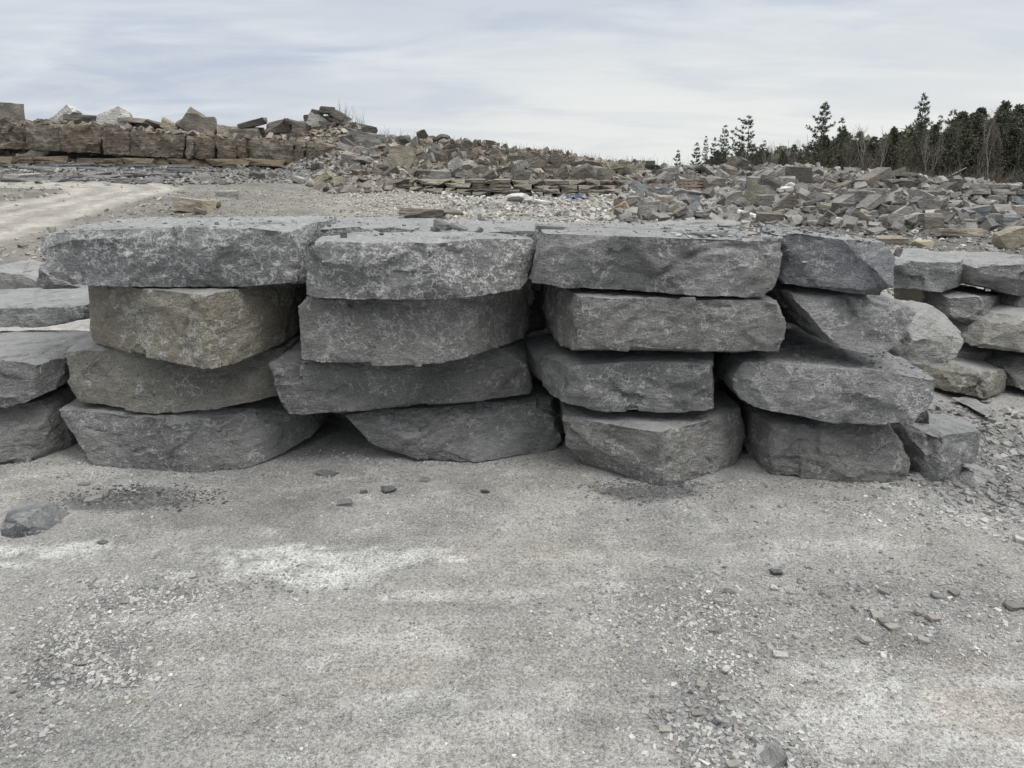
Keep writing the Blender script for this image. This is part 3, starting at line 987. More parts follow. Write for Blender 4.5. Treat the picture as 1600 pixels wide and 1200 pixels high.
# ------------------------------------------------------------------ rock prototypes for loose stones
def rock_mesh(name, seed, kind, res=2, mat=None, disp=0.035):
    rnd = random.Random(seed)
    pts = []
    if kind == 'round':
        for _ in range(16):
            v = Vector([rnd.gauss(0, 1) for _ in range(3)]).normalized() * 0.5 * rnd.uniform(.85, 1.1)
            pts.append(v)
    elif kind == 'peak':
        for sx in (-1, 1):
            for sy in (-1, 1):
                pts.append(Vector((sx * (.5 - rnd.random() * .12), sy * (.5 - rnd.random() * .2), -.5 + rnd.random() * .25)))
        ax_ = rnd.choice([-1, 1]) * rnd.uniform(.1, .3)
        pts += [Vector((ax_, -.3, .5)), Vector((ax_ * .4, .35, .42)), Vector((ax_ * 1.5, -.1, .32)), Vector((-.42 * math.copysign(1, ax_), -.3, rnd.uniform(-.1, .15))), Vector((.47 * math.copysign(1, ax_), 0, rnd.uniform(-.2, .2)))]
    else:
        j = {'block': 0.14, 'slab': 0.16, 'shard': 0.28}[kind]
        for sx in (-1, 1):
            for sy in (-1, 1):
                for sz in (-1, 1):
                    pts.append(Vector((sx * (.5 - rnd.random() * j), sy * (.5 - rnd.random() * j), sz * (.5 - rnd.random() * j * (0.6 if kind == 'slab' else 1)))))
        for _ in range(4):
            pts.append(Vector([rnd.uniform(-.5, .5) for _ in range(3)]))
    bm = hull_bm(pts)
    bm.normal_update()
    chip(bm, rnd, 6 if kind != 'round' else 3, 0.02, 0.12)
    bmesh.ops.triangulate(bm, faces=bm.faces)
    for _ in range(res):
        long = [e for e in bm.edges if e.calc_length() > 0.22]
        if long:
            bmesh.ops.subdivide_edges(bm, edges=long, cuts=1)
            bmesh.ops.triangulate(bm, faces=bm.faces)
    bm.normal_update()
    if res:
        co = np.array([v.co[:] for v in bm.verts])
        nr = np.array([v.normal[:] for v in bm.verts])
        d = fbm(co * np.array([4, 4, 7.]), 3, seed) * disp
        co = co + nr * d[:, None]
        for v, c in zip(bm.verts, co):
            v.co = c
    me = bpy.data.meshes.new(name)
    bm.to_mesh(me)
    bm.free()
    me.materials.append(mat or M_RUB)
    return me


PROTO = {k: [rock_mesh('boulder', 300 + 17 * i + hash_off, k) for i in range(n)]
         for k, n, hash_off in (('block', 7, 0), ('slab', 5, 1000), ('shard', 7, 2000), ('round', 4, 3000), ('peak', 4, 4000))}

TINT = dict(grey=(0.24, 0.234, 0.22), dark=(0.125, 0.118, 0.105), tan=(0.31, 0.28, 0.225), brown=(0.20, 0.182, 0.158), white=(0.55, 0.545, 0.52),
            pale=(0.33, 0.32, 0.295), orange=(0.35, 0.275, 0.19), blue=(0.235, 0.245, 0.25), yellow=(0.40, 0.365, 0.27), pink=(0.36, 0.29, 0.245), green=(0.25, 0.25, 0.19))
rock_n = [0]
PLACED = []


def loose_rock(px, py, w, h, tint='grey', kind='block', tilt=0, label=None, group=None, Y=None, depth=0.75, name='loose_boulder', cat='boulder', twist=None, lift=0.0, fancy=False):
    """a stone seen at photo pixel (px, py), w by h photo pixels, standing where that sight line meets the slope"""
    rock_n[0] += 1
    rnd = random.Random(rock_n[0] * 7 + 3)
    if Y is None:
        x, yy, z, g = hit(px, py + h * 0.42)
    else:
        x, yy, z = P(px, py + h * 0.42, Y)
        g = 0
    s = math.hypot(yy, 0) / F / CP * 1.0
    s = yy / F * 1.02
    W, H = w * s, h * s
    D = W * depth if W > H else H * depth
    me = rnd.choice(PROTO[kind])
    o = bpy.data.objects.new(name, me)
    link(o)
    if tilt:
        # undo the box growth a tilted stone causes
        a = abs(R(tilt))
        ca, sa = math.cos(a), math.sin(a)
        det = ca * ca - sa * sa
        if abs(det) > 0.25:
            w2 = (W * ca - H * sa) / det
            h2 = (H * ca - W * sa) / det
            if w2 > 0.25 * W and h2 > 0.18 * H:
                W, H = w2, h2
    o.scale = (W * 1.08, D, H * 1.1)
    o.rotation_euler = (R(rnd.uniform(-8, 8)), R(-tilt if False else tilt), R(twist if twist is not None else rnd.uniform(-22, 22)))
    o.location = (x, yy + D * 0.35, z + h * s * 0.42 + lift)
    tv = TINT[tint] if isinstance(tint, str) else tint
    k = rnd.uniform(.9, 1.1)
    o.color = (tv[0] * k, tv[1] * k, tv[2] * k, 0.1)
    if label:
        tag(o, label, cat, group)
    PLACED.append((px, py, max(w, h), o))
    return o


# ---- the thick ledge on the left: one band of bedrock split by upright cracks
def empty(name, loc, label, cat, group=None):
    e = bpy.data.objects.new(name, None)
    link(e)
    e.location = loc
    tag(e, label, cat, group)
    bpy.context.view_layer.update()
    return e


LY = 34.0
ledge = empty('rock_ledge', P(280, 255, LY), 'thick tan-brown limestone ledge split by upright cracks below the left boulders', 'rock ledge')
xs = [-330, -190, -60, 38, 94, 158, 203, 288, 303, 336, 371, 384, 461, 478, 522]
topy = lambda p: np.interp(p, [-330, 38, 160, 290, 370, 460, 522], [190, 192, 200, 212, 217, 220, 227])
boty = lambda p: np.interp(p, [-330, 38, 160, 290, 370, 460, 522], [232, 232, 241, 248, 251, 254, 252])
for i, (a, b) in enumerate(zip(xs[:-1], xs[1:])):
    g = 0.4 if i % 3 else 1.3
    off = random.uniform(-.22, .22) + (0.9 if i in (0, 1, 2) else 0)
    lean = random.uniform(-2.5, 2.5)
    t = [(0.31, 0.265, 0.205), (0.33, 0.29, 0.235), (0.29, 0.25, 0.2), (0.32, 0.29, 0.24)][i % 4]
    if i == 12:
        g = 0.8
    block('ledge_block', None, None, None,
          [P(a + g, topy(a) + random.uniform(-2, 2), LY + off), P(b - g + lean, topy(b) + random.uniform(-2, 2), LY + off), P(b - g, boty(b), LY + off + .1), P(a + g + lean, boty(a), LY + off + .1),
           P((a + b) / 2, (topy(a) + topy(b)) / 2 + random.uniform(-2, 1), LY + off - .12), P((a + b) / 2, (boty(a) + boty(b)) / 2, LY + off - .12)],
          LY + 3.2, t, 0.1, voxel=0.07, chips=7, chip_sz=(.02, .09), shave_k=0.35, amp=AMPL, mat=M_LEDGE, parent=ledge)
# crumbly brown seam underneath and thin grey beds below it
seam = empty('thin_bedded_rock', P(280, 290, LY - 1), 'thin grey rock beds and crumbly brown seam under the thick left ledge', 'rock ledge')
k = 0
for row, (py, hh, Yb) in enumerate(((252, 8, LY - .25), (259, 6, LY - .7), (265, 6, LY - 1.4), (271, 6, LY - 2.1), (277, 6, LY - 2.9), (283, 7, LY - 3.7))):
    a = -200 + random.uniform(0, 30)
    while a < 540:
        wl = random.uniform(25, 95)
        if row and a > 250 and random.random() < .55:
            a += wl
            continue
        t = (0.165, 0.135, 0.095) if row == 0 else random.choice([(0.17, 0.172, 0.175), (0.2, 0.2, 0.2), (0.22, 0.215, 0.205), (0.15, 0.152, 0.158)])
        dy = np.interp(a, [0, 522], [-1.5, 4]) + (2 if row else 0)
        Yr = Yb + random.uniform(-.25, .25)
        me = random.choice(PROTO['slab'])
        o = bpy.data.objects.new('rock_bed', me)
        link(o)
        x, y, z = P(a + wl / 2, py + dy, Yr)
        o.scale = (wl * Yr / F * 1.05, random.uniform(1.6, 2.4), hh * Yr / F * 1.35)
        o.rotation_euler = (R(random.uniform(-3, 3)), R(random.uniform(-2.5, 2.5)), R(random.uniform(-7, 7)))
        o.color = (*t, .1)
        o.parent = seam
        o.matrix_parent_inverse = seam.matrix_world.inverted()
        o.location = (x, y + .8, z)
        a += wl * random.uniform(.8, 1.15)

# ---- thin-bedded ledge in the middle distance
mid = empty('thin_bedded_ledge', P(770, 302, 27), 'low ledge of thin tan rock beds in the middle distance behind the pale gravel', 'rock ledge')
for row, (py, hh, Yb) in enumerate(((284, 7, 26.8), (291, 6.5, 26.5), (297, 6.5, 26.2), (303, 6.5, 25.9))):
    a = 612 + row * 8 + random.uniform(0, 10)
    while a < 965 + row * 3:
        wl = random.uniform(12, 38)
        t = random.choice([(0.2, 0.18, 0.145), (0.18, 0.165, 0.135), (0.24, 0.22, 0.18), (0.16, 0.15, 0.13)])
        o = bpy.data.objects.new('rock_bed', random.choice(PROTO['slab']))
        link(o)
        Yr = Yb + random.uniform(-.3, .3)
        x, y, z = P(a + wl / 2, py + random.uniform(-1.2, 1.2) + np.interp(a, [612, 960], [0, 3]), Yr)
        o.scale = (wl * Yr / F * 1.08, 2.2, hh * Yr / F * 1.1)
        o.rotation_euler = (R(random.uniform(-2, 2)), R(random.uniform(-1, 1)), R(random.uniform(-4, 4)))
        o.color = (*t, .1)
        o.parent = mid
        o.matrix_parent_inverse = mid.matrix_world.inverted()
        o.location = (x, y + .9, z)
        a += wl

def ledge_rubble():
    dgx = bpy.context.evaluated_depsgraph_get()
    dgx.update()
    rg = np.random.default_rng(71)
    ps, ss = [], []
    for _ in range(1500):
        y = rg.uniform(34.0, 36.6)
        x = (rg.uniform(-250, 530) - 800) / F * y / CP
        ok, loc, *_r = SC.ray_cast(dgx, Vector((x, y, 9)), Vector((0, 0, -1)))
        if ok and _r[2] is not None and _r[2].parent == ledge:
            q = .07 + .42 * rg.random() ** 2.2
            ps.append((x, y, loc.z + q * .15))
            ss.append(q)
    ss = np.array(ss)
    v = np.clip(rg.normal(1, .25, len(ss)), .5, 1.7)
    RUB_EXTRA.append((np.array(ps), ss, rg.uniform(.3, .7, len(ss)), np.array([0.20, 0.175, 0.145])[None] * v[:, None]))


RUB_EXTRA = []
# ---- neat stack of cut stone far right
GW = 'cut stones of the far low wall at the right'
for row, (py, a0) in enumerate(((293, 1521), (301, 1518), (309, 1544), (317, 1530), (326, 1510))):
    a = a0
    j = 0
    while a < 1690:
        wl = random.uniform(18, 38)
        h = 7.6
        if row == 0 and 1588 < a < 1600:
            pass
        o = loose_rock(a + wl / 2, py, wl - 0.8, h, random.choice(['grey', 'blue', 'grey', 'pale']), 'slab', 0,
                       None, None, Y=24.6 + random.uniform(-.15, .15), depth=0.9, name='cut_stone', twist=random.uniform(-3, 3))
        rowname = ('top', 'second', 'third', 'fourth', 'lowest')[row]
        j += 1
        where = ('first', 'second', 'third', 'fourth', 'fifth', 'sixth', 'seventh', 'eighth', 'ninth', 'tenth')[min(j - 1, 9)]
        tag(o, f'cut stone in the far low wall, {where} from the left in its {rowname} course', 'stone block', GW)
        PLACED.pop()
        a += wl

# ---- stones one can point at
H = [
    (4, 180, 44, 34, 'brown', 'block', 0, 'squarish brown boulder on the ledge top at the left frame edge'),
    (95, 184, 44, 12, 'white', 'slab', -35, 'slab leaning up to a peak with a bright white edge on the left ledge'),
    (122, 187, 52, 17, 'dark', 'slab', 4, 'dark flat rock against the white-edged leaning slab'),
    (112, 196, 60, 8, 'brown', 'slab', 2, 'thin brown slab under the dark flat rock on the left ledge'),
    (176, 184, 46, 28, 'white', 'peak', 0, 'white peaked boulder on the left skyline'),
    (205, 191, 70, 12, 'brown', 'slab', 4, 'long brown slab right of the white peaked boulder'),
    (228, 199, 36, 18, 'grey', 'round', 0, 'rounded grey boulder below the long brown slab on the ledge'),
    (263, 199, 30, 26, 'tan', 'block', 30, 'tan triangular boulder on the left ledge'),
    (303, 192, 38, 32, 'brown', 'block', 38, 'peaked brown block standing tallest in the middle of the left ledge'),
    (290, 202, 34, 10, 'pale', 'slab', 40, 'leaning slab with a pale edge before the peaked brown block'),
    (323, 200, 28, 28, 'brown', 'block', 0, 'squat brown block right of the peaked brown block'),
    (350, 208, 24, 22, 'tan', 'block', 5, 'small tan cube on the left ledge'),
    (383, 208, 46, 18, 'brown', 'block', 3, 'long low block right of the small tan cube'),
    (392, 193, 44, 20, 'dark', 'shard', -12, 'dark boulder heap peak over the long low block'),
    (434, 200, 50, 26, 'brown', 'shard', -10, 'broad brown rock left of the tall boulder pile'),
    (458, 192, 40, 14, 'dark', 'slab', 12, 'dark thin rock over the broad brown rock'),
    (478, 206, 64, 30, 'brown', 'block', 4, 'large brown block below the tilted pale slab'),
    (503, 199, 54, 20, 'pale', 'block', 30, 'pale slab tilted down to the right beside the tall boulder pile'),
    (510, 173, 26, 11, 'dark', 'slab', 4, 'topmost flat rock of the tall boulder pile'),
    (495, 180, 20, 16, 'dark', 'block', 10, 'small block second from the top of the tall boulder pile'),
    (526, 181, 26, 12, 'dark', 'shard', 25, 'small dark rock just right of the topmost flat rock'),
    (526, 191, 44, 26, 'dark', 'round', 20, 'biggest dark rounded rock in the tall boulder pile'),
    (482, 186, 14, 12, 'dark', 'block', 0, 'tiny dark block on the left flank of the tall boulder pile'),
    (520, 208, 60, 30, 'dark', 'shard', 8, 'dark jagged rock deep in the tall boulder pile'),
    (566, 203, 44, 20, 'dark', 'slab', 12, 'dark slab under the bare twigs'),
    (568, 221, 54, 30, 'grey', 'block', 6, 'large flat-topped grey block under the dark slab'),
    (538, 218, 16, 14, 'grey', 'round', 0, 'small grey stone left of the large flat-topped grey block'),
    (537, 232, 26, 18, 'grey', 'shard', 20, 'grey rock below left of the large flat-topped block'),
    (550, 240, 40, 10, 'pale', 'slab', 10, 'thin pale slab below the large flat-topped block'),
    (625, 238, 48, 26, 'tan', 'block', 10, 'big tan block in the middle of the rubble slope'),
    (627, 254, 46, 26, 'tan', 'shard', -5, 'lower half of split tan boulder below the big tan block'),
    (599, 235, 12, 13, 'orange', 'block', 0, 'small orange stone left of the big tan block'),
    (626, 270, 26, 15, 'white', 'round', 8, 'bright white rock just below the big tan block'),
    (568, 253, 38, 22, 'grey', 'round', 8, 'rounded grey rock left below the small orange stone'),
    (594, 263, 28, 18, 'brown', 'shard', 15, 'brown rock left of the bright white rock'),
    (570, 264, 10, 14, 'pink', 'shard', 30, 'small pinkish stone under the rounded grey rock'),
    (504, 280, 12, 26, 'yellow', 'slab', 60, 'narrow cream slab tilted on end in the pale rubble'),
    (528, 288, 20, 18, 'yellow', 'shard', 0, 'cream-coloured stone beside the narrow tilted slab'),
    (484, 287, 16, 12, 'pale', 'round', 0, 'pale stone left of the narrow cream slab'),
    (500, 260, 14, 14, 'pale', 'block', 10, 'light small block at the right foot of the thick ledge'),
    (634, 222, 22, 20, 'dark', 'round', 0, 'left rounded rock of the middle skyline row'),
    (647, 226, 18, 26, 'grey', 'round', 10, 'upright ribbed rock in the middle skyline row'),
    (660, 211, 18, 16, 'dark', 'round', 0, 'dark rock perched highest in the middle skyline row'),
    (674, 220, 18, 14, 'dark', 'round', 0, 'small dark rock right of the perched one'),
    (672, 230, 18, 12, 'dark', 'round', 5, 'dark stone below the small dark skyline rock'),
    (692, 219, 26, 20, 'dark', 'round', 10, 'arched dark boulder over a bright gap on the skyline'),
    (703, 230, 30, 18, 'dark', 'round', -10, 'dark boulder right below the arched one'),
    (729, 227, 22, 22, 'dark', 'block', 35, 'dark squared block tilted on the middle skyline'),
    (722, 236, 40, 12, 'dark', 'slab', 30, 'dark slab sloping below the tilted squared block'),
    (742, 226, 9, 14, 'dark', 'round', 0, 'narrow upright stone left of the flat-topped skyline rock'),
    (749, 226, 9, 15, 'dark', 'round', 0, 'second narrow upright stone left of the flat-topped skyline rock'),
    (763, 225, 20, 12, 'dark', 'block', 5, 'flat-topped dark rock on the middle skyline'),
    (768, 237, 40, 12, 'dark', 'slab', 4, 'broad dark slab below the flat-topped skyline rock'),
    (785, 236, 12, 9, 'grey', 'round', 0, 'small grey skyline stone right of the broad dark slab'),
    (798, 238, 18, 12, 'dark', 'shard', 15, 'dark sloping rock right of the small grey skyline stone'),
    (820, 239, 18, 8, 'dark', 'slab', -30, 'thin dark slab pointing up on the skyline'),
    (834, 242, 18, 12, 'dark', 'block', 10, 'dark cube beside the upward-pointing slab'),
    (860, 250, 22, 13, 'grey', 'block', 12, 'grey block on the descending skyline'),
    (879, 255, 18, 8, 'grey', 'slab', 2, 'flat small grey rock right of the descending grey block'),
    (911, 252, 30, 10, 'brown', 'round', 0, 'low rounded rock above the big angular brown boulder'),
    (926, 259, 34, 18, 'brown', 'shard', 10, 'brown rock overlapping the low rounded one'),
    (913, 272, 46, 28, 'brown', 'peak', 0, 'big angular brown boulder rising to a point'),
    (946, 277, 30, 26, 'brown', 'shard', 10, 'brown boulder right beside the big angular one'),
    (878, 272, 36, 28, 'brown', 'shard', -25, 'grey-brown boulder left of the big angular one'),
    (835, 262, 30, 24, 'brown', 'block', -25, 'brown block leaning left in the middle slope'),
    (855, 268, 40, 12, 'brown', 'slab', 5, 'brown slab lying over a dark hollow'),
    (967, 264, 46, 24, 'green', 'shard', 12, 'greenish grey slab rising above the skyline dip'),
    (990, 268, 28, 14, 'green', 'slab', 6, 'second greenish slab right of the skyline dip'),
    (999, 261, 14, 13, 'grey', 'round', 0, 'small round stone right of the greenish slabs'),
    (1017, 256, 12, 9, 'dark', 'block', 0, 'small dark stone topping a little heap'),
    (1022, 263, 30, 12, 'dark', 'shard', 5, 'dark rock carrying the small dark stone'),
    (1030, 272, 24, 14, 'dark', 'shard', 15, 'dark angular rock below the little heap'),
    (712, 259, 26, 24, 'pale', 'peak', 0, 'pale pointed rock of the pair on the brown slope'),
    (731, 263, 28, 22, 'pale', 'round', 0, 'pale rounded rock of the pair on the brown slope'),
    (782, 268, 36, 8, 'dark', 'slab', -14, 'dark thin slab jutting over a hollow right of the pale pair'),
    (797, 297, 22, 12, 'white', 'peak', 0, 'white angular stone crowning the pale heap'),
    (814, 297, 18, 14, 'white', 'block', 10, 'white square stone at the top right of the pale heap'),
    (808, 311, 40, 16, 'white', 'round', 0, 'large white rounded stone of the pale heap'),
    (826, 316, 20, 14, 'white', 'round', 0, 'white stone at the right foot of the pale heap'),
    (848, 318, 44, 8, 'white', 'slab', 10, 'long white sliver of stone left of the blue tarp'),
    (748, 332, 20, 15, 'white', 'peak', 0, 'bright single white stone on the pale gravel'),
    (298, 322, 58, 24, 'tan', 'block', 5, 'wide cracked tan boulder between haul road and front wall'),
    (333, 320, 28, 22, 'tan', 'round', 15, 'smaller tan boulder touching the wide cracked one'),
    (312, 330, 22, 14, 'brown', 'shard', 15, 'wedge of brown stone before the cracked tan boulder'),
    (353, 304, 28, 10, 'pale', 'slab', 0, 'flat light grey slab above the tan boulder pair'),
    (36, 246, 20, 10, 'pale', 'block', 5, 'light stone under the brown left end of the ledge'),
    (68, 245, 22, 12, 'pale', 'shard', -25, 'tilted pale flake under the left end of the ledge'),
    (110, 250, 44, 10, 'brown', 'slab', 10, 'brown slab slid below the ledge'),
    (220, 247, 20, 11, 'tan', 'block', 0, 'tan stone in the seam below the ledge'),
    (30, 277, 54, 9, 'pale', 'slab', 0, 'long pale slab low on the grey beds at the left'),
    (970, 328, 26, 16, 'orange', 'block', -30, 'orange-brown block near the middle of the rubble'),
    (1053, 331, 26, 16, 'yellow', 'block', -38, 'yellow-tan block standing tilted in the rubble'),
    (1033, 336, 18, 13, 'pale', 'block', 35, 'pale cube left of the yellow-tan block'),
    (1023, 293, 13, 12, 'pink', 'block', 10, 'pinkish cube left of the wooden pallet'),
    (1040, 313, 28, 12, 'tan', 'slab', 0, 'tan slab just left of the bluish block'),
    (1041, 322, 26, 10, 'pale', 'slab', 15, 'pale slab above the yellow-tan block'),
    (1077, 314, 32, 20, 'blue', 'block', 6, 'bluish grey block below the wooden pallet'),
    (1082, 327, 24, 12, 'blue', 'slab', -35, 'bluish slab below the bluish grey block'),
    (1035, 299, 28, 14, 'blue', 'block', 4, 'bluish block left below the wooden pallet'),
    (1000, 296, 34, 16, 'blue', 'slab', 25, 'bluish slab tilted into the heap left of the pallet'),
    (1008, 316, 18, 12, 'blue', 'round', 0, 'rounded bluish stone in the heap'),
    (998, 306, 14, 12, 'tan', 'shard', 20, 'small tan shard above the rounded bluish stone'),
    (1095, 336, 30, 14, 'blue', 'block', 12, 'light bluish block low in the right heap'),
    (1181, 305, 34, 40, 'green', 'peak', 0, 'large triangular greenish slab standing in the right rubble pile'),
    (1166, 324, 30, 13, 'grey', 'slab', 45, 'slim grey slab leaning at the foot of the triangular slab'),
    (1150, 331, 26, 16, 'pale', 'peak', 0, 'pale wedge left of the slim leaning slab'),
    (1170, 336, 34, 14, 'white', 'slab', 14, 'white flat stone at the foot of the right rubble pile'),
    (1188, 331, 18, 16, 'pale', 'round', 0, 'pale stone right of the white flat stone'),
    (1203, 303, 34, 14, 'grey', 'block', 28, 'grey slab-like block right of the triangular slab'),
    (1245, 302, 36, 8, 'pale', 'slab', -3, 'long pale slab lying level across dark blocks'),
    (1218, 314, 18, 8, 'white', 'slab', 0, 'small white slab in the right rubble pile'),
    (1229, 312, 20, 14, 'grey', 'block', 0, 'grey block under the left end of the level pale slab'),
    (1248, 313, 20, 13, 'dark', 'block', 4, 'dark block under the level pale slab'),
    (1268, 311, 26, 14, 'grey', 'block', -35, 'grey block tilted right of the level pale slab'),
    (1288, 314, 22, 24, 'pale', 'block', 5, 'tall pale grey block right of the tilted one'),
    (1290, 325, 20, 16, 'tan', 'block', 10, 'tan-grey block below the tall pale one'),
    (1265, 328, 24, 12, 'grey', 'block', -8, 'grey brick-like block with a dark hollow below'),
    (1240, 333, 26, 14, 'pale', 'shard', 15, 'pale shard left of the brick-like block'),
    (1212, 327, 26, 12, 'grey', 'block', 4, 'low grey block left of the pale shard'),
    (1262, 343, 26, 4, 'pale', 'slab', 2, 'thin pale sliver lying at the foot of the right pile'),
    (1317, 347, 20, 14, 'white', 'block', 10, 'single white block in front of the right rubble pile'),
    (1320, 327, 30, 18, 'dark', 'block', 0, 'dark block behind the single white block'),
    (1348, 333, 30, 16, 'tan', 'round', -12, 'rounded tan-grey stone right of the dark block'),
    (1389, 317, 26, 16, 'grey', 'round', 0, 'flat-faced oval grey stone in the right pile'),
    (1386, 333, 26, 18, 'grey', 'shard', 20, 'grey rock below the oval stone'),
    (1408, 318, 24, 18, 'dark', 'shard', -25, 'dark angular rock right of the oval stone'),
    (1440, 325, 14, 30, 'grey', 'slab', -35, 'narrow slab standing on end in the right pile'),
    (1423, 330, 30, 8, 'dark', 'slab', -12, 'dark slab with a white corner beside the standing slab'),
    (1428, 340, 36, 14, 'pale', 'block', -8, 'pale block in front of the standing slab'),
    (1407, 345, 20, 16, 'dark', 'round', 10, 'dark stone left of the pale block at the pile foot'),
    (1438, 351, 30, 12, 'dark', 'shard', 5, 'dark low rock below the pale block'),
    (1525, 333, 48, 24, 'blue', 'block', -10, 'large flat bluish slab face leaning at the far right heap'),
    (1523, 350, 44, 12, 'grey', 'slab', 0, 'low slab in front of the large bluish slab'),
    (1552, 317, 22, 14, 'dark', 'block', -20, 'dark block right above the large bluish slab'),
    (1490, 328, 16, 7, 'pale', 'block', 0, 'small pale block left of the large bluish slab'),
    (1478, 334, 30, 8, 'grey', 'slab', 0, 'flat grey slab left of the large bluish slab'),
    (1510, 310, 14, 22, 'pale', 'shard', 25, 'upright pale rock at the left end of the far low wall'),
    (1514, 318, 26, 10, 'pale', 'shard', 15, 'pale rock below the left end of the far low wall'),
    (1403, 300, 26, 8, 'tan', 'slab', 4, 'tan slab on the level bench below the slab heap'),
    (1432, 301, 24, 7, 'grey', 'slab', -2, 'grey slab on the level bench right of the tan slab'),
    (1460, 303, 40, 8, 'brown', 'slab', 0, 'long brown slab on the level bench'),
    (1312, 276, 26, 20, 'grey', 'round', -20, 'rounded grey rock against the trees'),
    (1335, 285, 44, 14, 'dark', 'shard', 10, 'dark rock at the treeline right of the rounded grey one'),
    (1310, 283, 22, 15, 'grey', 'peak', 0, 'grey pyramid rock at the treeline'),
    (1371, 280, 44, 18, 'brown', 'block', -28, 'long slab jutting up to the right before the wood'),
    (1400, 271, 28, 8, 'brown', 'slab', -20, 'thin slab pointing up at the top of the slab heap'),
    (1418, 274, 34, 8, 'brown', 'slab', 3, 'level brown slab crowning the slab heap'),
    (1435, 277, 34, 8, 'brown', 'slab', 8, 'right brown slab of the slab heap crown'),
    (1407, 287, 36, 12, 'dark', 'block', 0, 'dark block inside the slab heap'),
    (1428, 288, 18, 16, 'dark', 'shard', 40, 'dark tilted stone at the right of the slab heap'),
    (1152, 255, 28, 20, 'brown', 'peak', 0, 'brown pyramid rock on the skyline before the pines'),
    (1166, 257, 26, 12, 'dark', 'block', 35, 'dark slab leaning beside the brown pyramid rock'),
    (1172, 265, 28, 12, 'dark', 'block', 8, 'dark block under the leaning dark slab'),
    (1246, 266, 14, 18, 'grey', 'peak', 0, 'pointed grey stone before the bare trees'),
    (1226, 296, 24, 8, 'white', 'slab', -6, 'light slab above the level pale slab'),
    (1250, 291, 26, 12, 'tan', 'block', 6, 'tan-grey rock upper right pile'),
    (1236, 290, 16, 9, 'white', 'round', 0, 'whitish stone in the upper right pile'),
    (655, 335, 78, 18, 'brown', 'slab', 3, 'wide low brown slab mound on the pale gravel'),
    (705, 334, 40, 12, 'brown', 'slab', 6, 'second low brown slab right of the wide mound'),
    (1447, 382, 34, 13, 'yellow', 'shard', 4, 'yellowish low rock right of the front wall top'),
    (1395, 378, 44, 12, 'tan', 'slab', 0, 'tan weathered slab just right of the bluish top block'),
    (1590, 375, 56, 40, (.33, .30, .235), 'round', 0, 'crumbly yellow-tan boulder at the right frame edge'),
    (1505, 365, 70, 12, 'tan', 'slab', 0, 'flat tan bed left of the crumbly yellow-tan boulder'),
    (1546, 388, 20, 7, 'white', 'slab', 22, 'small white chip of stone below the flat tan bed'),
    (1372, 362, 30, 10, 'grey', 'slab', -10, 'grey slab above the tan weathered slab'),
    (1230, 355, 34, 12, 'blue', 'shard', 4, 'bluish flake on the slope behind the top course'),
]
for (px, py, w, h, tn, kd, tl, lab) in H:
    g = None
    loose_rock(px, py, w, h, tn, kd, tl, lab, g, Y=(35.0 if px < 475 and py < 212 else (37.0 if px < 545 and py < 214 else None)))
NH = len(H)

# ---- more boulders of the heaps, placed at random where the heaps are
def zone_ok(px, py):
    return all(abs(px - a) > 0.36 * (s) or abs(py - b) > 0.26 * s for a, b, s, _ in PLACED)


ZONES = [
    (468, 558, lambda p: np.interp(p, [468, 515, 558], [196, 182, 202]), lambda p: 222, (15, 28), ['dark', 'brown', 'dark'], 12, 'boulders of the tall pile', 'of the tall pile'),  # px0, px1, function giving upper row, lower row, size range, tints, count, group, phrase
    (540, 620, lambda p: 216, lambda p: 276, (16, 30), ['grey', 'brown', 'dark'], 12, 'boulders on the slope under the tall pile', 'on the slope under the tall boulder pile'),
    (630, 960, lambda p: np.interp(p, [630, 800, 960], [224, 246, 262]), lambda p: 280, (17, 34), ['dark', 'brown', 'dark', 'grey'], 26, 'boulders of the middle rubble ridge', 'on the middle rubble ridge'),
    (965, 1200, lambda p: 266, lambda p: 345, (17, 34), ['grey', 'brown', 'grey', 'grey', 'pale'], 34, 'boulders of the heap around the pallet', 'in the heap around the pallet'),
    (1180, 1480, lambda p: np.interp(p, [1180, 1480], [270, 300]), lambda p: 350, (18, 40), ['grey', 'dark', 'grey', 'pale', 'brown'], 62, 'boulders of the right rubble pile', 'in the right rubble pile'),
    (1480, 1650, lambda p: 318, lambda p: 352, (17, 32), ['grey', 'blue', 'pale', 'dark'], 16, 'boulders below the far low wall', 'below the far low wall'),
    (230, 520, lambda p: 262, lambda p: 292, (12, 22), ['grey', 'grey', 'pale', 'dark'], 8, 'boulders on the grey bench under the ledge', 'on the grey bench under the ledge'),
]
zr = random.Random(77)
labels_used = {}
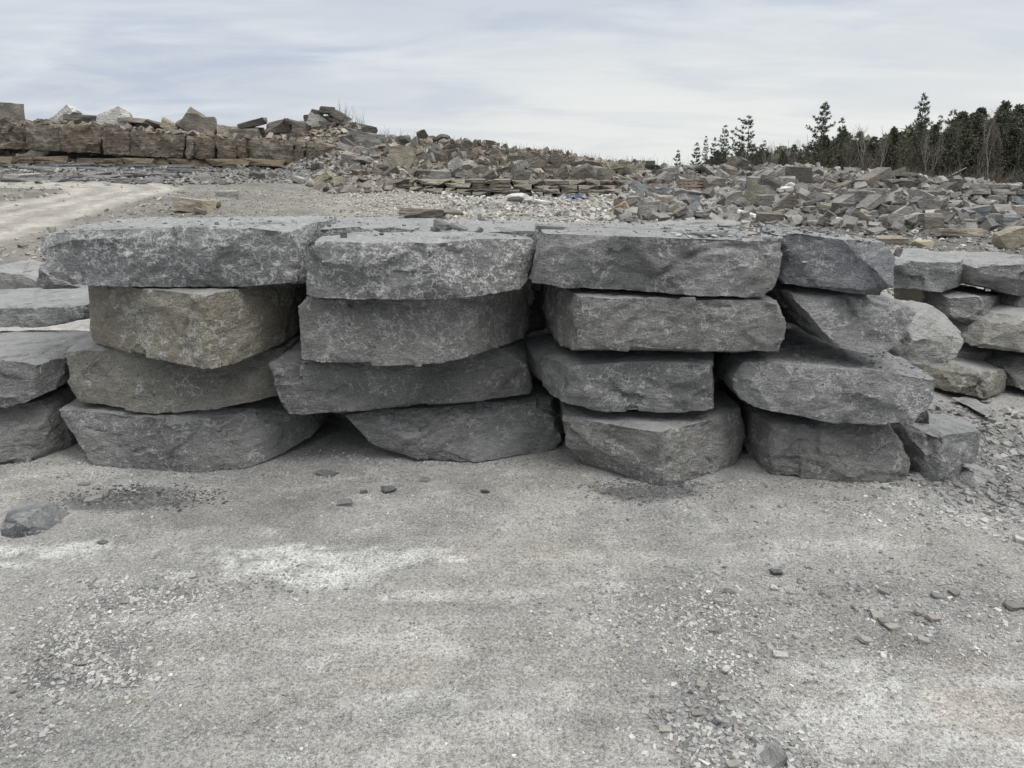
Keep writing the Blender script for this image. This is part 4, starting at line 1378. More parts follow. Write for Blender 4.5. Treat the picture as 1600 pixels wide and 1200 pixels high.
for (x0, x1, f0, f1, (s0, s1), tints, cnt, grp, phr) in ZONES:
    made, tries = 0, 0
    zone_list = []
    while made < cnt and tries < 4000:
        tries += 1
        px = zr.uniform(x0, x1)
        a, b = float(f0(px)), float(f1(px))
        py = zr.uniform(a, b)
        w = zr.uniform(s0, s1)
        h = w * zr.uniform(.45, .85)
        if not zone_ok(px, py):
            continue
        kd = zr.choice(['block', 'shard', 'shard', 'slab', 'block'])
        if kd == 'slab':
            h = w * zr.uniform(.25, .4)
        tn = zr.choice(tints)
        tl = zr.choice([0, 0, 10, -12, 22, -25, 35, -35])
        # the nearest stone with a name of its own tells this one apart
        best = min(range(NH), key=lambda i: abs(H[i][0] - px) + abs(H[i][1] - py) * 1.3)
        dx, dy = px - H[best][0], py - H[best][1]
        side = ('right of' if dx > 0 else 'left of') if abs(dx) > abs(dy) else ('below' if dy > 0 else 'above')
        bw = H[best][7].split(' ')
        short = ' '.join(bw)
        colour = {'grey': 'grey', 'dark': 'dark', 'brown': 'brown', 'pale': 'pale', 'blue': 'bluish'}[tn]
        shp = {'block': 'block', 'shard': 'jagged rock', 'slab': 'slab'}[kd]
        if tl > 20:
            tw = 'steeply right-tilted '
        elif tl < -20:
            tw = 'steeply left-tilted '
        elif tl == 0:
            tw = 'level '
        else:
            tw = 'slightly tilted '
        lab = f'{tw}{colour} {shp} {side} the {short}'
        if len(lab.split()) > 16:
            lab = ' '.join(lab.split()[:16])
            for tail in (' the', ' of', ' a', ' with', ' and', ' in', ' to', ' on', ' right', ' left', ' its', ' below', ' under'):
                while lab.endswith(tail):
                    lab = lab[:-len(tail)]
        if lab in labels_used:
            continue
        labels_used[lab] = 1
        loose_rock(px, py, w, h, tn, kd, tl, lab, grp)
        made += 1

# ------------------------------------------------------------------ chips and rubble that nobody could count
CT = []
for s in range(14):
    rg = np.random.default_rng(900 + s)
    c = np.array([[-1, -1, -1], [1, -1, -1], [1, 1, -1], [-1, 1, -1], [-1, -1, 1], [1, -1, 1], [1, 1, 1], [-1, 1, 1]], float) * 0.5
    c *= 1 - rg.random((8, 3)) * 0.55
    c[:, :2] += rg.normal(size=(8, 2)) * .07
    CT.append(c)
CT = np.array(CT)
CF = np.array([[0, 3, 2, 1], [4, 5, 6, 7], [0, 1, 5, 4], [1, 2, 6, 5], [2, 3, 7, 6], [3, 0, 4, 7]])


def chips_mesh(name, pos, size, flat, cols, seed, label, tiltmax=0.35):
    """pos (n,3), size (n,), flat (n,) = height/width, cols (n,3)"""
    rg = np.random.default_rng(seed)
    n = len(pos)
    t = CT[rg.integers(0, len(CT), n)].copy()
    asp = rg.uniform(.5, .95, n)
    sc = np.stack([size, size * asp, size * flat], 1)
    t = t * sc[:, None, :]
    az = rg.uniform(0, 2 * np.pi, n)
    ax = rg.normal(0, tiltmax, n)
    ay = rg.normal(0, tiltmax, n)

    def rot(v, ang, i, j):
        c, s = np.cos(ang)[:, None], np.sin(ang)[:, None]
        a, b = v[:, :, i].copy(), v[:, :, j].copy()
        v[:, :, i] = a * c - b * s
        v[:, :, j] = a * s + b * c
    rot(t, ax, 1, 2)
    rot(t, ay, 0, 2)
    rot(t, az, 0, 1)
    co = (t + pos[:, None, :]).reshape(-1, 3)
    f = (CF[None] + (np.arange(n) * 8)[:, None, None]).reshape(-1, 4)
    cc = np.repeat(cols, 8, 0)
    me = mesh_np(name, co, f, 4, M_CHIP, cc)
    o = link(bpy.data.objects.new(name, me))
    tag(o, label, kind='stuff')
    return o


def ground_points(pts):
    z = terrain(pts[:, 0], pts[:, 1])
    return np.column_stack([pts, z])


# near gravel: density follows the clusters in the photograph
def near_gravel():
    rg = np.random.default_rng(44)
    P2, S = [], []
    # uniform light scatter
    for n, lo, hi, box in ((22000, .003, .009, (1.5, 4.4)), (9000, .005, .012, (2.2, 6.2)), (1500, .010, .018, (1.5, 6.5))):
        y = rg.uniform(box[0], box[1], n)
        x = rg.uniform(-1, 1, n) * (0.55 + y * .70)
        P2.append(np.stack([x, y], 1))
        S.append(lo + (hi - lo) * rg.random(n) ** 2)
    # clusters: px, py, sx, sy (m), count, lo, hi
    for (px, py, sx, sy, n, lo, hi) in ((250, 930, .28, .10, 1600, .006, .026), (130, 1010, .20, .14, 1900, .005, .024), (150, 1060, .12, .06, 500, .006, .03), (215, 970, .3, .16, 2200, .004, .016), (30, 1140, .14, .12, 700, .006, .026), (240, 1130, .3, .1, 700, .004, .016), (560, 1150, .3, .1, 300, .004, .012),
                                        (220, 778, .20, .07, 1500, .006, .026), (1010, 768, .15, .06, 900, .005, .02),
                                        (1060, 960, .30, .16, 2200, .005, .024), (1130, 1060, .18, .16, 1300, .005, .026), (1130, 1150, .12, .09, 900, .005, .032), (1400, 940, .45, .18, 1700, .005, .030), (1230, 1000, .4, .2, 1600, .004, .018),
                                        (1180, 1180, .16, .06, 600, .006, .03), (1500, 1000, .35, .15, 900, .004, .016), (1370, 800, .8, .15, 900, .006, .026), (1560, 760, .30, .35, 1800, .010, .06), (1500, 690, .25, .4, 700, .012, .07), (1620, 700, .4, .5, 1200, .012, .08), (1480, 800, .4, .12, 700, .008, .03),
                                        (820, 1050, .7, .3, 1500, .003, .011), (450, 1000, .5, .2, 900, .003, .012), (800, 800, 1.2, .2, 1200, .004, .015), (800, 745, 1.4, .12, 900, .006, .022), (400, 745, .5, .06, 300, .006, .02),
                                        (250, 744, .45, .03, 500, .004, .022), (700, 722, .4, .03, 450, .004, .022), (1030, 757, .3, .03, 450, .004, .024), (1320, 757, .4, .03, 500, .004, .024), (1490, 760, .2, .04, 350, .005, .03), (50, 722, .3, .03, 300, .004, .022), (520, 715, .2, .1, 400, .004, .02)):
        cx, cy = _g(px, py)
        P2.append(np.stack([cx + rg.normal(0, sx, n), cy + rg.normal(0, sy, n)], 1))
        S.append(lo + (hi - lo) * rg.random(n) ** 3.0)
    p = np.concatenate(P2)
    s = np.concatenate(S)
    k = (p[:, 1] > 1.2) & (p[:, 1] < 7.5)
    p, s = p[k], s[k]
    pos = ground_points(p)
    fl = rg.uniform(.28, .7, len(s))
    pos[:, 2] += s * fl * 0.02
    b = rg.uniform(.24, .40, len(s))
    b = np.where(rg.random(len(s)) < .05, rg.uniform(.42, .52, len(s)), b)
    b = np.where(rg.random(len(s)) < .28, rg.uniform(.15, .27, len(s)), b)
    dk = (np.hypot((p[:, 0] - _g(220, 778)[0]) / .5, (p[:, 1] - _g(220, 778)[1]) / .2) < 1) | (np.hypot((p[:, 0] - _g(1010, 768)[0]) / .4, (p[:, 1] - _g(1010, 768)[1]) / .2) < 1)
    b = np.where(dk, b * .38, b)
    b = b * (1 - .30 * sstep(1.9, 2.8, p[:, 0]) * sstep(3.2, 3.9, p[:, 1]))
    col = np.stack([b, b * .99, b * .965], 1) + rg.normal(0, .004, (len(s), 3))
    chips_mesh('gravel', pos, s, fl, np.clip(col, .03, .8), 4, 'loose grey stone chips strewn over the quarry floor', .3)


near_gravel()


def far_rubble():
    rg = np.random.default_rng(54)
    allp, alls, allc, allf = [], [], [], []
    # zone: u range px, Y range, n, size m, tint, flat
    Z = [((560, 1150), (14.5, 27), 15000, (.02, .10), (0.36, 0.348, 0.32), .6),
         ((250, 760), (14, 27), 8500, (.015, .07), (0.30, 0.285, 0.255), .6),
         ((700, 1000), (18, 27), 1300, (.06, .24), (0.36, 0.35, 0.325), .6),
         ((1100, 1700), (10, 20), 7500, (.02, .14), (0.25, 0.245, 0.23), .45),
         ((960, 1700), (17, 33), 6000, (.05, .22), (0.125, 0.12, 0.11), .5),
         ((960, 1700), (17.5, 33), 2600, (.18, .52), (0.205, 0.199, 0.185), .6),
         ((1000, 1350), (28, 37), 2400, (.10, .36), (0.20, 0.185, 0.165), .5),
         ((520, 700), (26, 38), 2600, (.08, .40), (0.20, 0.185, 0.165), .55),
         ((620, 1000), (29, 40), 2600, (.10, .42), (0.165, 0.145, 0.122), .5),
         ((560, 1000), (30, 39), 700, (.25, .6), (0.19, 0.17, 0.145), .65),
         ((-300, 540), (28.8, 34), 5600, (.07, .34), (0.205, 0.20, 0.19), .32),
         ((-300, 560), (35, 39), 2400, (.12, .6), (0.20, 0.17, 0.135), .45),
         ((-300, 330), (13, 28), 2600, (.03, .18), (0.26, 0.245, 0.22), .5),
         ((1450, 1800), (6.5, 11), 1600, (.02, .12), (0.27, 0.265, 0.255), .45)]
    for (u0, u1), (y0, y1), n, (s0, s1), tint, fl in Z:
        y = y0 + (y1 - y0) * rg.random(n) ** 1.0
        u = rg.uniform(u0, u1, n)
        x = (u - 800) / F * y / CP
        s = s0 + (s1 - s0) * rg.random(n) ** 2.6
        rm = road_mask(x, y)
        k = rg.random(n) > rm * .97
        x, y, s = x[k], y[k], s[k]
        pos = ground_points(np.stack([x, y], 1))
        f = fl * rg.uniform(.6, 1.35, len(s))
        pos[:, 2] += s * f * 0.25
        v = rg.normal(1, .25, len(s))
        v = np.where(rg.random(len(s)) < .05, v * 1.4, v)
        c = np.array(tint)[None] * np.clip(v, .45, 2.0)[:, None] * (1 + rg.normal(0, .010, (len(s), 3)))
        allp.append(pos)
        alls.append(s)
        allf.append(f)
        allc.append(c)
    for a_, b_, c_, d_ in RUB_EXTRA:
        allp.append(a_)
        alls.append(b_)
        allf.append(c_)
        allc.append(d_)
    chips_mesh('rubble', np.concatenate(allp), np.concatenate(alls), np.concatenate(allf), np.clip(np.concatenate(allc), .03, .7), 5, 'broken stone rubble and pale gravel covering the slopes behind the blocks', .45)


ledge_rubble()
far_rubble()

# chips lying on top of blocks (placed by dropping on the block surfaces)
dg = bpy.context.evaluated_depsgraph_get()
dg.update()


def drop(x, y, z0=3.0):
    ok, loc, nrm, i, ob, m = SC.ray_cast(dg, Vector((x, y, z0)), Vector((0, 0, -1)))
    return loc if ok else None


def top_chips():
    rg = np.random.default_rng(64)
    pos, s = [], []
    for (x0, x1, y0, y1, n, lo, hi, z0) in ((-2.9, 2.6, 4.3, 5.6, 650, .006, .035, 2.0), (0.9, 2.0, 4.2, 4.9, 260, .008, .05, 2.0), (1.25, 2.6, 4.0, 4.6, 420, .006, .03, .72), (2.2, 3.1, 4.0, 4.7, 320, .006, .035, .40), (-3.6, -2.6, 4.3, 5.2, 300, .006, .03, .9), (.2, 1.4, 3.95, 4.4, 60, .006, .02, .37)):
        for _ in range(n):
            x, y = rg.uniform(x0, x1), rg.uniform(y0, y1)
            l = drop(x, y, z0)
            if l is None or l.z < 0.2 or (z0 - l.z) > (.9 if z0 > 1.5 else .16):
                continue
            q = lo + (hi - lo) * rg.random() ** 3
            pos.append((x, y, l.z + q * .12))
            s.append(q)
    s = np.array(s)
    b = rg.uniform(.12, .34, len(s))
    chips_mesh('stone_crumbs', np.array(pos), s, rg.uniform(.2, .5, len(s)), np.stack([b, b * 1.01, b * 1.02], 1), 6, 'fine dark crumbs and flakes lying on top of the blocks', .15)


top_chips()

# ---- single stones on the floor and on the wall that can be pointed at
def stone_at(px, py, w, h, tint, kind, tilt, label, Y=None, z=None, cat='stone', name='loose_stone', depth=.8, twist=None):
    if z is None:
        r = rz(py + h * .45)
        Yg = (0 - EYE) / r
    else:
        Yg = Y
    s = math.hypot(Yg, EYE - (z or 0)) / F
    W = w * s
    Hh = h * s * (1.0 if z is not None else 0.62)
    D = W * depth
    rock_n[0] += 1
    rnd = random.Random(rock_n[0] * 5)
    o = bpy.data.objects.new(name, rnd.choice(PROTO[kind]))
    link(o)
    o.scale = (W * 1.05, D, Hh)
    o.rotation_euler = (R(rnd.uniform(-6, 6)), R(tilt), R(twist if twist is not None else rnd.uniform(-30, 30)))
    x = (px - 800) / F * (Yg * CP + (EYE - (z or 0)) * SP)
    o.location = (x, Yg + D * .3, (z or 0) + Hh * .40)
    tv = TINT[tint] if isinstance(tint, str) else tint
    o.color = (*tv, .15)
    tag(o, label, cat)
    return o


D1, D2 = (0.155, 0.155, 0.157), (0.22, 0.22, 0.218)
block('loose_stone', 'dark wedge-shaped stone on the ground near the left frame edge', 'stone', None,
      [P(3, 843, 3.36), P(3, 826, 3.4), P(12, 800, 3.5), P(50, 796, 3.55), P(78, 803, 3.55), P(86, 828, 3.45), P(60, 836, 3.38), P(20, 842, 3.34), P(30, 818, 3.36)], 3.62, (0.135, 0.138, 0.145), .1, voxel=.008, chips=2, chip_sz=(.003, .008), shave_k=0.3, amp=dict(cell=0.1, tilt=0.02, step=0.001, big=0.002, med=0.003, fine=0.001))
block('loose_stone', 'pointed grey stone at the right foot of the front wall', 'stone', None,
      [P(1494, 744, 4.12), P(1523, 767, 3.92), P(1551, 757, 3.98), P(1557, 748, 4.05), P(1548, 734, 4.15), P(1525, 736, 4.02)], 4.3, (0.24, 0.24, 0.232), .15, voxel=.009, chips=4, chip_sz=(.003, .015), amp=dict(cell=0.1, tilt=0.1, step=0.002, big=0.004, med=0.003, fine=0.001))
for a in (
    (510, 741, 30, 6, D1, 'slab', 4, 'thin dark flake on the floor below the black hollow'),
    (607, 764, 26, 13, D1, 'shard', 10, 'dark rough clod on the floor below the boat-shaped block'),
    (758, 767, 17, 12, (.15, .14, .13), 'round', 0, 'small brownish round clod before the middle of the wall'),
    (537, 786, 24, 9, D2, 'slab', -8, 'small flat chip below the dark rough clod'),
    (568, 768, 11, 5, D1, 'slab', 0, 'tiny dark chip left of the dark rough clod'),
    (663, 750, 16, 5, D2, 'slab', 5, 'thin chip right of the dark rough clod'),
    (144, 780, 26, 9, 'pale', 'slab', -10, 'pale thin chip left of the dark shale patch'),
    (130, 757, 18, 5, D2, 'slab', 0, 'grey flake near the bottom left block'),
    (159, 848, 16, 5, D1, 'slab', 0, 'tiny dark flake right of the dark wedge stone'),
    (301, 900, 13, 8, 'white', 'round', 0, 'bright white pebble in the left gravel patch'),
    (1215, 894, 22, 12, D1, 'shard', 6, 'dark chunk lying alone above the right gravel'),
    (1140, 921, 18, 13, 'pale', 'shard', 12, 'light angular chip left below the lone dark chunk'),
    (1211, 918, 14, 10, 'white', 'shard', 30, 'whitish chip just under the lone dark chunk'),
    (1125, 940, 18, 9, 'pale', 'slab', 14, 'pale chip at the left of the right gravel patch'),
    (1117, 984, 20, 11, 'pale', 'block', -18, 'pale oblong chip in the middle of the right gravel patch'),
    (1372, 963, 22, 9, 'pale', 'slab', 6, 'pale flat chip of the trio in the right gravel'),
    (1384, 972, 18, 10, D2, 'block', 10, 'dark block chip of the trio in the right gravel'),
    (1396, 980, 20, 9, 'pale', 'slab', 4, 'lowest pale chip of the trio in the right gravel'),
    (1437, 955, 15, 15, 'pale', 'shard', 5, 'upright pale chip in the right gravel'),
    (1467, 932, 18, 7, D2, 'slab', 10, 'grey flat chip above the upright pale chip'),
    (1383, 925, 16, 9, D2, 'slab', 15, 'grey chip above the gravel trio'),
    (1493, 927, 18, 8, 'grey', 'slab', 4, 'grey flake towards the right frame edge'),
    (1355, 1001, 24, 9, 'pale', 'slab', 16, 'long thin chip below the gravel trio'),
    (1444, 1000, 16, 11, 'pale', 'block', 10, 'squarish chip below the upright pale chip'),
    (1461, 966, 18, 11, (.33, .29, .265), 'block', 10, 'pinkish chip right of the upright pale chip'),
    (1222, 1025, 24, 8, (.42, .42, .41), 'slab', 0, 'white oblong chip below the pale oblong chip'),
    (1136, 1046, 15, 11, 'white', 'shard', 0, 'white angular chip near the lower right gravel'),
    (1097, 1071, 19, 9, 'pale', 'slab', 8, 'pale flat chip in the lower right gravel'),
    (1130, 1093, 14, 8, 'pale', 'block', 0, 'small pale chip under the pale flat chip'),
    (1088, 1115, 15, 10, 'grey', 'block', 0, 'grey chip of the small lower cluster'),
    (1120, 1127, 14, 17, D2, 'shard', 40, 'dark upright chip of the small lower cluster'),
    (1142, 1108, 18, 9, 'pale', 'slab', 20, 'pale chip at the top of the small lower cluster'),
    (1155, 1121, 9, 9, 'white', 'block', 0, 'tiny white chip right of the small lower cluster'),
    (1040, 1141, 18, 8, 'pale', 'slab', 5, 'pale chip left of the small lower cluster'),
    (1212, 1190, 40, 18, D2, 'slab', -28, 'largest dark tilted slab chip at the bottom frame edge'),
    (1146, 1196, 20, 9, 'pale', 'slab', 10, 'pale chip left of the largest dark tilted chip'),
    (143, 1051, 10, 9, 'white', 'round', 0, 'white pebble low in the left gravel patch'),
    (127, 1036, 16, 8, 'pale', 'round', 0, 'pale pebble above the low white pebble'),
    (194, 940, 15, 8, 'pale', 'round', 0, 'pale pebble in the middle of the left gravel patch'),
    (268, 920, 12, 6, 'pale', 'slab', 0, 'pale flat pebble left below the bright white pebble'),
    (184, 1066, 12, 6, 'white', 'slab', 5, 'white chip right below the low white pebble'),
    (1588, 948, 26, 9, 'grey', 'slab', 4, 'grey chip cut by the right frame edge'),
):
    stone_at(*a)
for (px, py, w, h, t, kd, tl, lab) in (
    (537, 365, 11, 10, D1, 'block', 0, 'left dark pebble on the pale flat slab of the top course'),
    (597, 362, 10, 7, D1, 'round', 0, 'right dark pebble on the pale flat slab of the top course'),
    (692, 352, 34, 17, D2, 'shard', 12, 'dark grey flake standing on the slab behind the top course'),
    (715, 357, 30, 8, D2, 'slab', 25, 'thin dark flake leaning right of the standing dark flake'),
    (749, 358, 14, 6, D1, 'slab', -35, 'small dark splinter on the slab behind the top course'),
    (1403, 393, 12, 16, 'pale', 'shard', 20, 'pale pointed sliver behind the worn right edge of the bluish top block'),
    (1110, 366, 60, 5, D1, 'slab', 0, 'dark thin flake on the widest top block'),
    (860, 355, 44, 6, D2, 'slab', 2, 'low dark flake behind the left end of the widest top block'),
):
    Y = 4.95
    x, y, z = P(px, py, Y)
    l = drop(x, Y, 2.0)
    if l is not None and abs(l.z - z) < .4:
        z = l.z
    r = rz(py + h * .45)
    Y2 = min(max((z - EYE) / r, 4.3), 5.6)
    l = drop(Q(px, Y2, z)[0], Y2, 2.0)
    stone_at(px, py, w, h, t, kd, tl, lab, Y=Y2, z=(l.z if l is not None and l.z > 1.2 else z), depth=.6)

# ------------------------------------------------------------------ trees
class MB:
    def __init__(s):
        s.v, s.f = [], []

    def tube(s, pts, rs, n=5):
        base = len(s.v)
        for k, (p, r) in enumerate(zip(pts, rs)):
            p = Vector(p)
            q = Vector(pts[min(k + 1, len(pts) - 1)]) - Vector(pts[max(k - 1, 0)])
            q.normalize()
            a = q.orthogonal().normalized()
            b = q.cross(a)
            for i in range(n):
                t = 2 * math.pi * i / n
                s.v.append(p + (a * math.cos(t) + b * math.sin(t)) * r)
        for k in range(len(pts) - 1):
            for i in range(n):
                j = (i + 1) % n
                s.f.append((base + k * n + i, base + k * n + j, base + (k + 1) * n + j, base + (k + 1) * n + i))

    def blade(s, p, d, w, nrm):
        b = len(s.v)
        side = d.cross(nrm)
        if side.length < 1e-5:
            side = d.orthogonal()
        side = side.normalized() * w
        s.v += [p - side * .6, p + side * .6, p + d * .55 + side, p + d, p + d * .55 - side]
        s.f.append((b, b + 1, b + 2, b + 3, b + 4))

    def mesh(s, name, mat):
        me = bpy.data.meshes.new(name)
        me.from_pydata([tuple(v) for v in s.v], [], s.f)
        me.materials.append(mat)
        return me


def rvec(rnd):
    return Vector([rnd.gauss(0, 1) for _ in range(3)]).normalized()


def make_pine(seed, bare_low=0.25, width=0.26, droop=0.0, gap=0.25, tuft=1.0, mat=None, lean=0.0, levels=15, prefer=None):
    """unit height conifer: returns (trunk, branches, crown) meshes"""
    rnd = random.Random(seed)
    tr, br, cr = MB(), MB(), MB()
    bend = Vector((rnd.uniform(-.03, .03) + lean, rnd.uniform(-.03, .03), 0))
    ax = lambda h: bend * (h * h) + Vector((0, 0, h))
    tr.tube([ax(h) for h in (-0.03, .0, .15, .35, .6, .85, 1.0)], [.017, .015, .0125, .010, .0065, .003, .001], 6)
    for L in range(levels):
        h = bare_low + (1 - bare_low) * (L + rnd.random() * .6) / levels
        if h > .985:
            h = .985
        prof = (1 - (h - bare_low) / (1 - bare_low))
        rad = width * (prof ** .75 + .06) * rnd.uniform(.7, 1.15)
        nb = rnd.choice([3, 4, 5]) if prof > .12 else 3
        a0 = rnd.random() * 6.28
        for k in range(nb):
            if rnd.random() < gap:
                continue
            a = a0 + k * 6.283 / nb + rnd.uniform(-.35, .35)
            ln = rad * rnd.uniform(.55, 1.2)
            if prefer is not None:
                ln *= 1 + .5 * math.cos(a - prefer)
            dirv = Vector((math.cos(a), math.sin(a), 0))
            p0 = ax(h)
            rise = rnd.uniform(-.02, .22) - droop
            p1 = p0 + dirv * ln * .55 + Vector((0, 0, ln * rise * .4))
            p2 = p0 + dirv * ln + Vector((0, 0, ln * (rise + .18)))
            br.tube([p0, p1, p2], [.0042 * (prof + .3), .003 * (prof + .3), .0012], 4)
            nt = max(3, int(ln / .013))
            for j in range(nt):
                t = (j + rnd.random()) / nt
                t = .22 + .78 * t
                p = p0.lerp(p1, t / .55) if t < .55 else p1.lerp(p2, (t - .55) / .45)
                side = dirv.cross(Vector((0, 0, 1)))
                p = p + side * rnd.uniform(-1, 1) * ln * .24 * (1.15 - t) + Vector((0, 0, rnd.uniform(-.012, .018)))
                for _ in range(rnd.choice([8, 9, 10])):
                    d = (rvec(rnd) + dirv * .8 + Vector((0, 0, .35 - droop * 1.5)))
                    d = d.normalized() * rnd.uniform(.014, .030) * tuft
                    cr.blade(p + rvec(rnd) * .006, d, .0030 * tuft, rvec(rnd))
    # leader
    for _ in range(10):
        cr.blade(ax(rnd.uniform(.93, 1.0)), (rvec(rnd) + Vector((0, 0, 1.2))).normalized() * .022, .003, rvec(rnd))
    return tr.mesh('trunk', M_BARK), br.mesh('branches', M_BARK), cr.mesh('crown', mat or M_PINE)


def make_cedar(seed, width=.2, low=.06):
    rnd = random.Random(seed)
    tr, br, cr = MB(), MB(), MB()
    tr.tube([(0, 0, -.03), (0, 0, .3), (0, 0, .7), (0, 0, 1.)], [.014, .011, .006, .001], 5)
    ph = rnd.random() * 6
    for _ in range(420):
        h = low + (1 - low) * rnd.random() ** 1.1
        prof = (1 - (h - low) / (1 - low)) ** .62
        a = rnd.random() * 6.283
        lump = 1 + .28 * math.sin(a * 3 + h * 9 + ph) + rnd.uniform(-.2, .2)
        ln = max(.02, width * prof * lump)
        dirv = Vector((math.cos(a), math.sin(a), rnd.uniform(-.1, .5)))
        p0 = Vector((0, 0, h - .02))
        p2 = p0 + dirv * ln
        if rnd.random() < .45:
            br.tube([p0, p2], [.0025, .0008], 3)
        for j in range(14):
            t = rnd.uniform(.35, 1.05)
            p = p0.lerp(p2, t) + rvec(rnd) * .014
            d = (rvec(rnd) + dirv + Vector((0, 0, .3))).normalized() * rnd.uniform(.015, .034)
            cr.blade(p, d, .0062, rvec(rnd))
    return tr.mesh('trunk', M_BARK), br.mesh('branches', M_BARK), cr.mesh('crown', M_CEDAR)


def make_bare(seed, pale=False, spread=.5, depth=5):
    rnd = random.Random(seed)
    tr, br, tw = MB(), MB(), MB()

    def grow(p, d, ln, r, lvl):
        n = 3
        pts, rs = [p], [r]
        q = p.copy()
        for i in range(n):
            d = (d + rvec(rnd) * .13 + Vector((0, 0, .06))).normalized()
            q = q + d * ln / n
            pts.append(q.copy())
            rs.append(r * (1 - .45 * (i + 1) / n))
        tgt = tr if lvl == 0 else (br if lvl <= 2 else tw)
        tgt.tube(pts, rs, 5 if lvl == 0 else (4 if lvl <= 2 else 3))
        if lvl >= depth:
            return
        for k in range(rnd.choice([2, 3, 3]) if lvl else 4):
            t = rnd.uniform(.45, 1)
            i = min(n - 1, int(t * n))
            b = pts[i].lerp(pts[i + 1], t * n - i)
            nd_ = (d + rvec(rnd) * spread * (1.2 if lvl else .8) + Vector((0, 0, .25))).normalized()
            grow(b, nd_, ln * rnd.uniform(.5, .75), rs[-1] * .86, lvl + 1)
    grow(Vector((0, 0, -.03)), Vector((rnd.uniform(-.08, .08), 0, 1)).normalized(), .46, .013, 0)
    mt = M_PALEBARK if pale else M_BARK
    return tr.mesh('trunk', mt), br.mesh('branches', mt), tw.mesh('twigs', M_TWIG if not pale else M_PALEBARK)


PINES = [make_pine(1, .30, .21, 0, .12, 1.25), make_pine(2, .28, .17, 0, .15, 1.2, levels=17), make_pine(3, .35, .27, -.05, .22, 1.2, lean=.05, prefer=.2, levels=12), make_pine(4, .15, .22, .05, .2, 1.2, levels=16),
         make_pine(5, .2, .25, .03, .15, 1.35, levels=14), make_pine(6, .10, .28, -.1, .15, 1.9, levels=9)]
CEDARS = [make_cedar(11, .19), make_cedar(12, .23), make_cedar(13, .16, .1), make_cedar(14, .26)]
BARES = [make_bare(21), make_bare(22, spread=.65), make_bare(23, True, .4), make_bare(24, False, .45), make_bare(25, True, .6)]


def tree(px, top, Y, parts, names, name, label, group, sx=1.0, rot=None, base=None, cat='tree'):
    x0 = Q(px, Y, 1.0)[0]
    zb = float(terrain(np.array([x0]), np.array([Y]), False)[0])
    zt = P(px, top, Y)[2]
    hgt = max(zt - zb, .6)
    e = bpy.data.objects.new(name, None)
    link(e)
    e.location = (x0, Y, zb)
    e.rotation_euler = (0, 0, rot if rot is not None else random.random() * 6.28)
    e.scale = (hgt * sx, hgt * sx, hgt)
    tag(e, label, cat, group)
    for me, nm in zip(parts, names):
        o = bpy.data.objects.new(nm, me)
        link(o, e)
        if nm != 'trunk':
            o['kind'] = 'stuff'
    return e


N3 = ('trunk', 'branches', 'crown')
B3 = ('trunk', 'branches', 'twigs')
for (px, top, Y, pi, sx, lab) in (
    (1275, 158, 84, 0, 1.0, 'tall dark pine rising alone left of the dense wood'),
    (1429, 146, 86, 1, .95, 'tallest slim pine topping the dense wood'),
    (1166, 180, 82, 2, 1.05, 'wind-bent pine with a bare upper stem in the left tree group'),
    (1127, 195, 80, 3, .95, 'second tallest pine of the left tree group'),
    (1112, 214, 80, 4, .8, 'narrow pine left beside the second tallest pine'),
    (1100, 212, 84, 3, .65, 'thin spindly pine at the middle of the left tree group'),
    (1086, 222, 80, 4, 1.0, 'bushy short pine at the left end of the left tree group'),
    (1057, 233, 80, 5, .8, 'lone little pine left of the left tree group'),
    (1191, 219, 82, 3, .8, 'small thin pine right of the wind-bent pine'),
    (1307, 183, 86, 4, .9, 'spruce right beside the tall lone pine'),
    (1478, 170, 84, 4, 1.0, 'dark ragged pine right of the tallest slim pine'),
    (1456, 180, 88, 3, 1.0, 'ragged pine between the tallest slim pine and the dark ragged one'),
    (1246, 236, 88, 5, .7, 'low pine left of the tall lone pine'),
):
    tree(px, top, Y, PINES[pi], N3, 'pine_tree', lab, 'pines in front of the wood', sx)
for (px, top, Y, pi, sx, lab) in (
    (1518, 168, 86, 0, 1.0, 'cedar with a faint pale spire right of the dark ragged pine'),
    (1552, 157, 85, 1, 1.05, 'highest broad cedar at the right of the wood'),
    (1575, 175, 88, 2, 1.1, 'cedar just right of the highest broad cedar'),
    (1605, 174, 80, 3, 1.0, 'dark cedar cut by the right frame edge'),
    (1388, 198, 84, 2, 1.3, 'small cedar left below the tallest slim pine'),
    (1428, 190, 80, 3, .9, 'dark green cedar in front of the tallest slim pine'),
    (1535, 185, 82, 1, 1.0, 'cedar left in front of the highest broad cedar'),
    (1500, 192, 84, 3, .8, 'dull green cedar between ragged pine and pale-spired cedar'),
):
    tree(px, top, Y, CEDARS[pi], N3, 'cedar_tree', lab, 'cedars of the wood', sx)
for (px, top, Y, pi, sx, lab) in (
    (1352, 186, 84, 4, 1.2, 'pale bare tree with the widest fan of twigs'),
    (1238, 205, 82, 1, 1.3, 'dark forked bare tree left of the tall lone pine'),
    (1206, 218, 84, 2, 1.0, 'thin pale bare tree right of the left tree group'),
    (1382, 200, 88, 3, 1.0, 'bare tree before the small cedar'),
    (1330, 208, 80, 0, 1.1, 'bare grey tree left of the pale fan-shaped tree'),
    (1452, 205, 78, 2, .9, 'pale slender bare trunk in front of the ragged pines'),
    (1525, 215, 76, 4, .8, 'pale bare tree leaning before the broad cedars'),
    (1400, 192, 90, 1, 1.0, 'high bare crown behind the small cedar'),
    (1005, 246, 70, 3, .9, 'faint bare sapling over the skyline dip'),
    (1024, 245, 78, 0, .9, 'low bare sapling left of the lone little pine'),
    (1222, 222, 80, 3, 1.2, 'small dark bare tree left of the dark forked one'),
):
    tree(px, top, Y, BARES[pi], B3, 'bare_tree', lab, 'bare trees at the edge of the wood', sx)

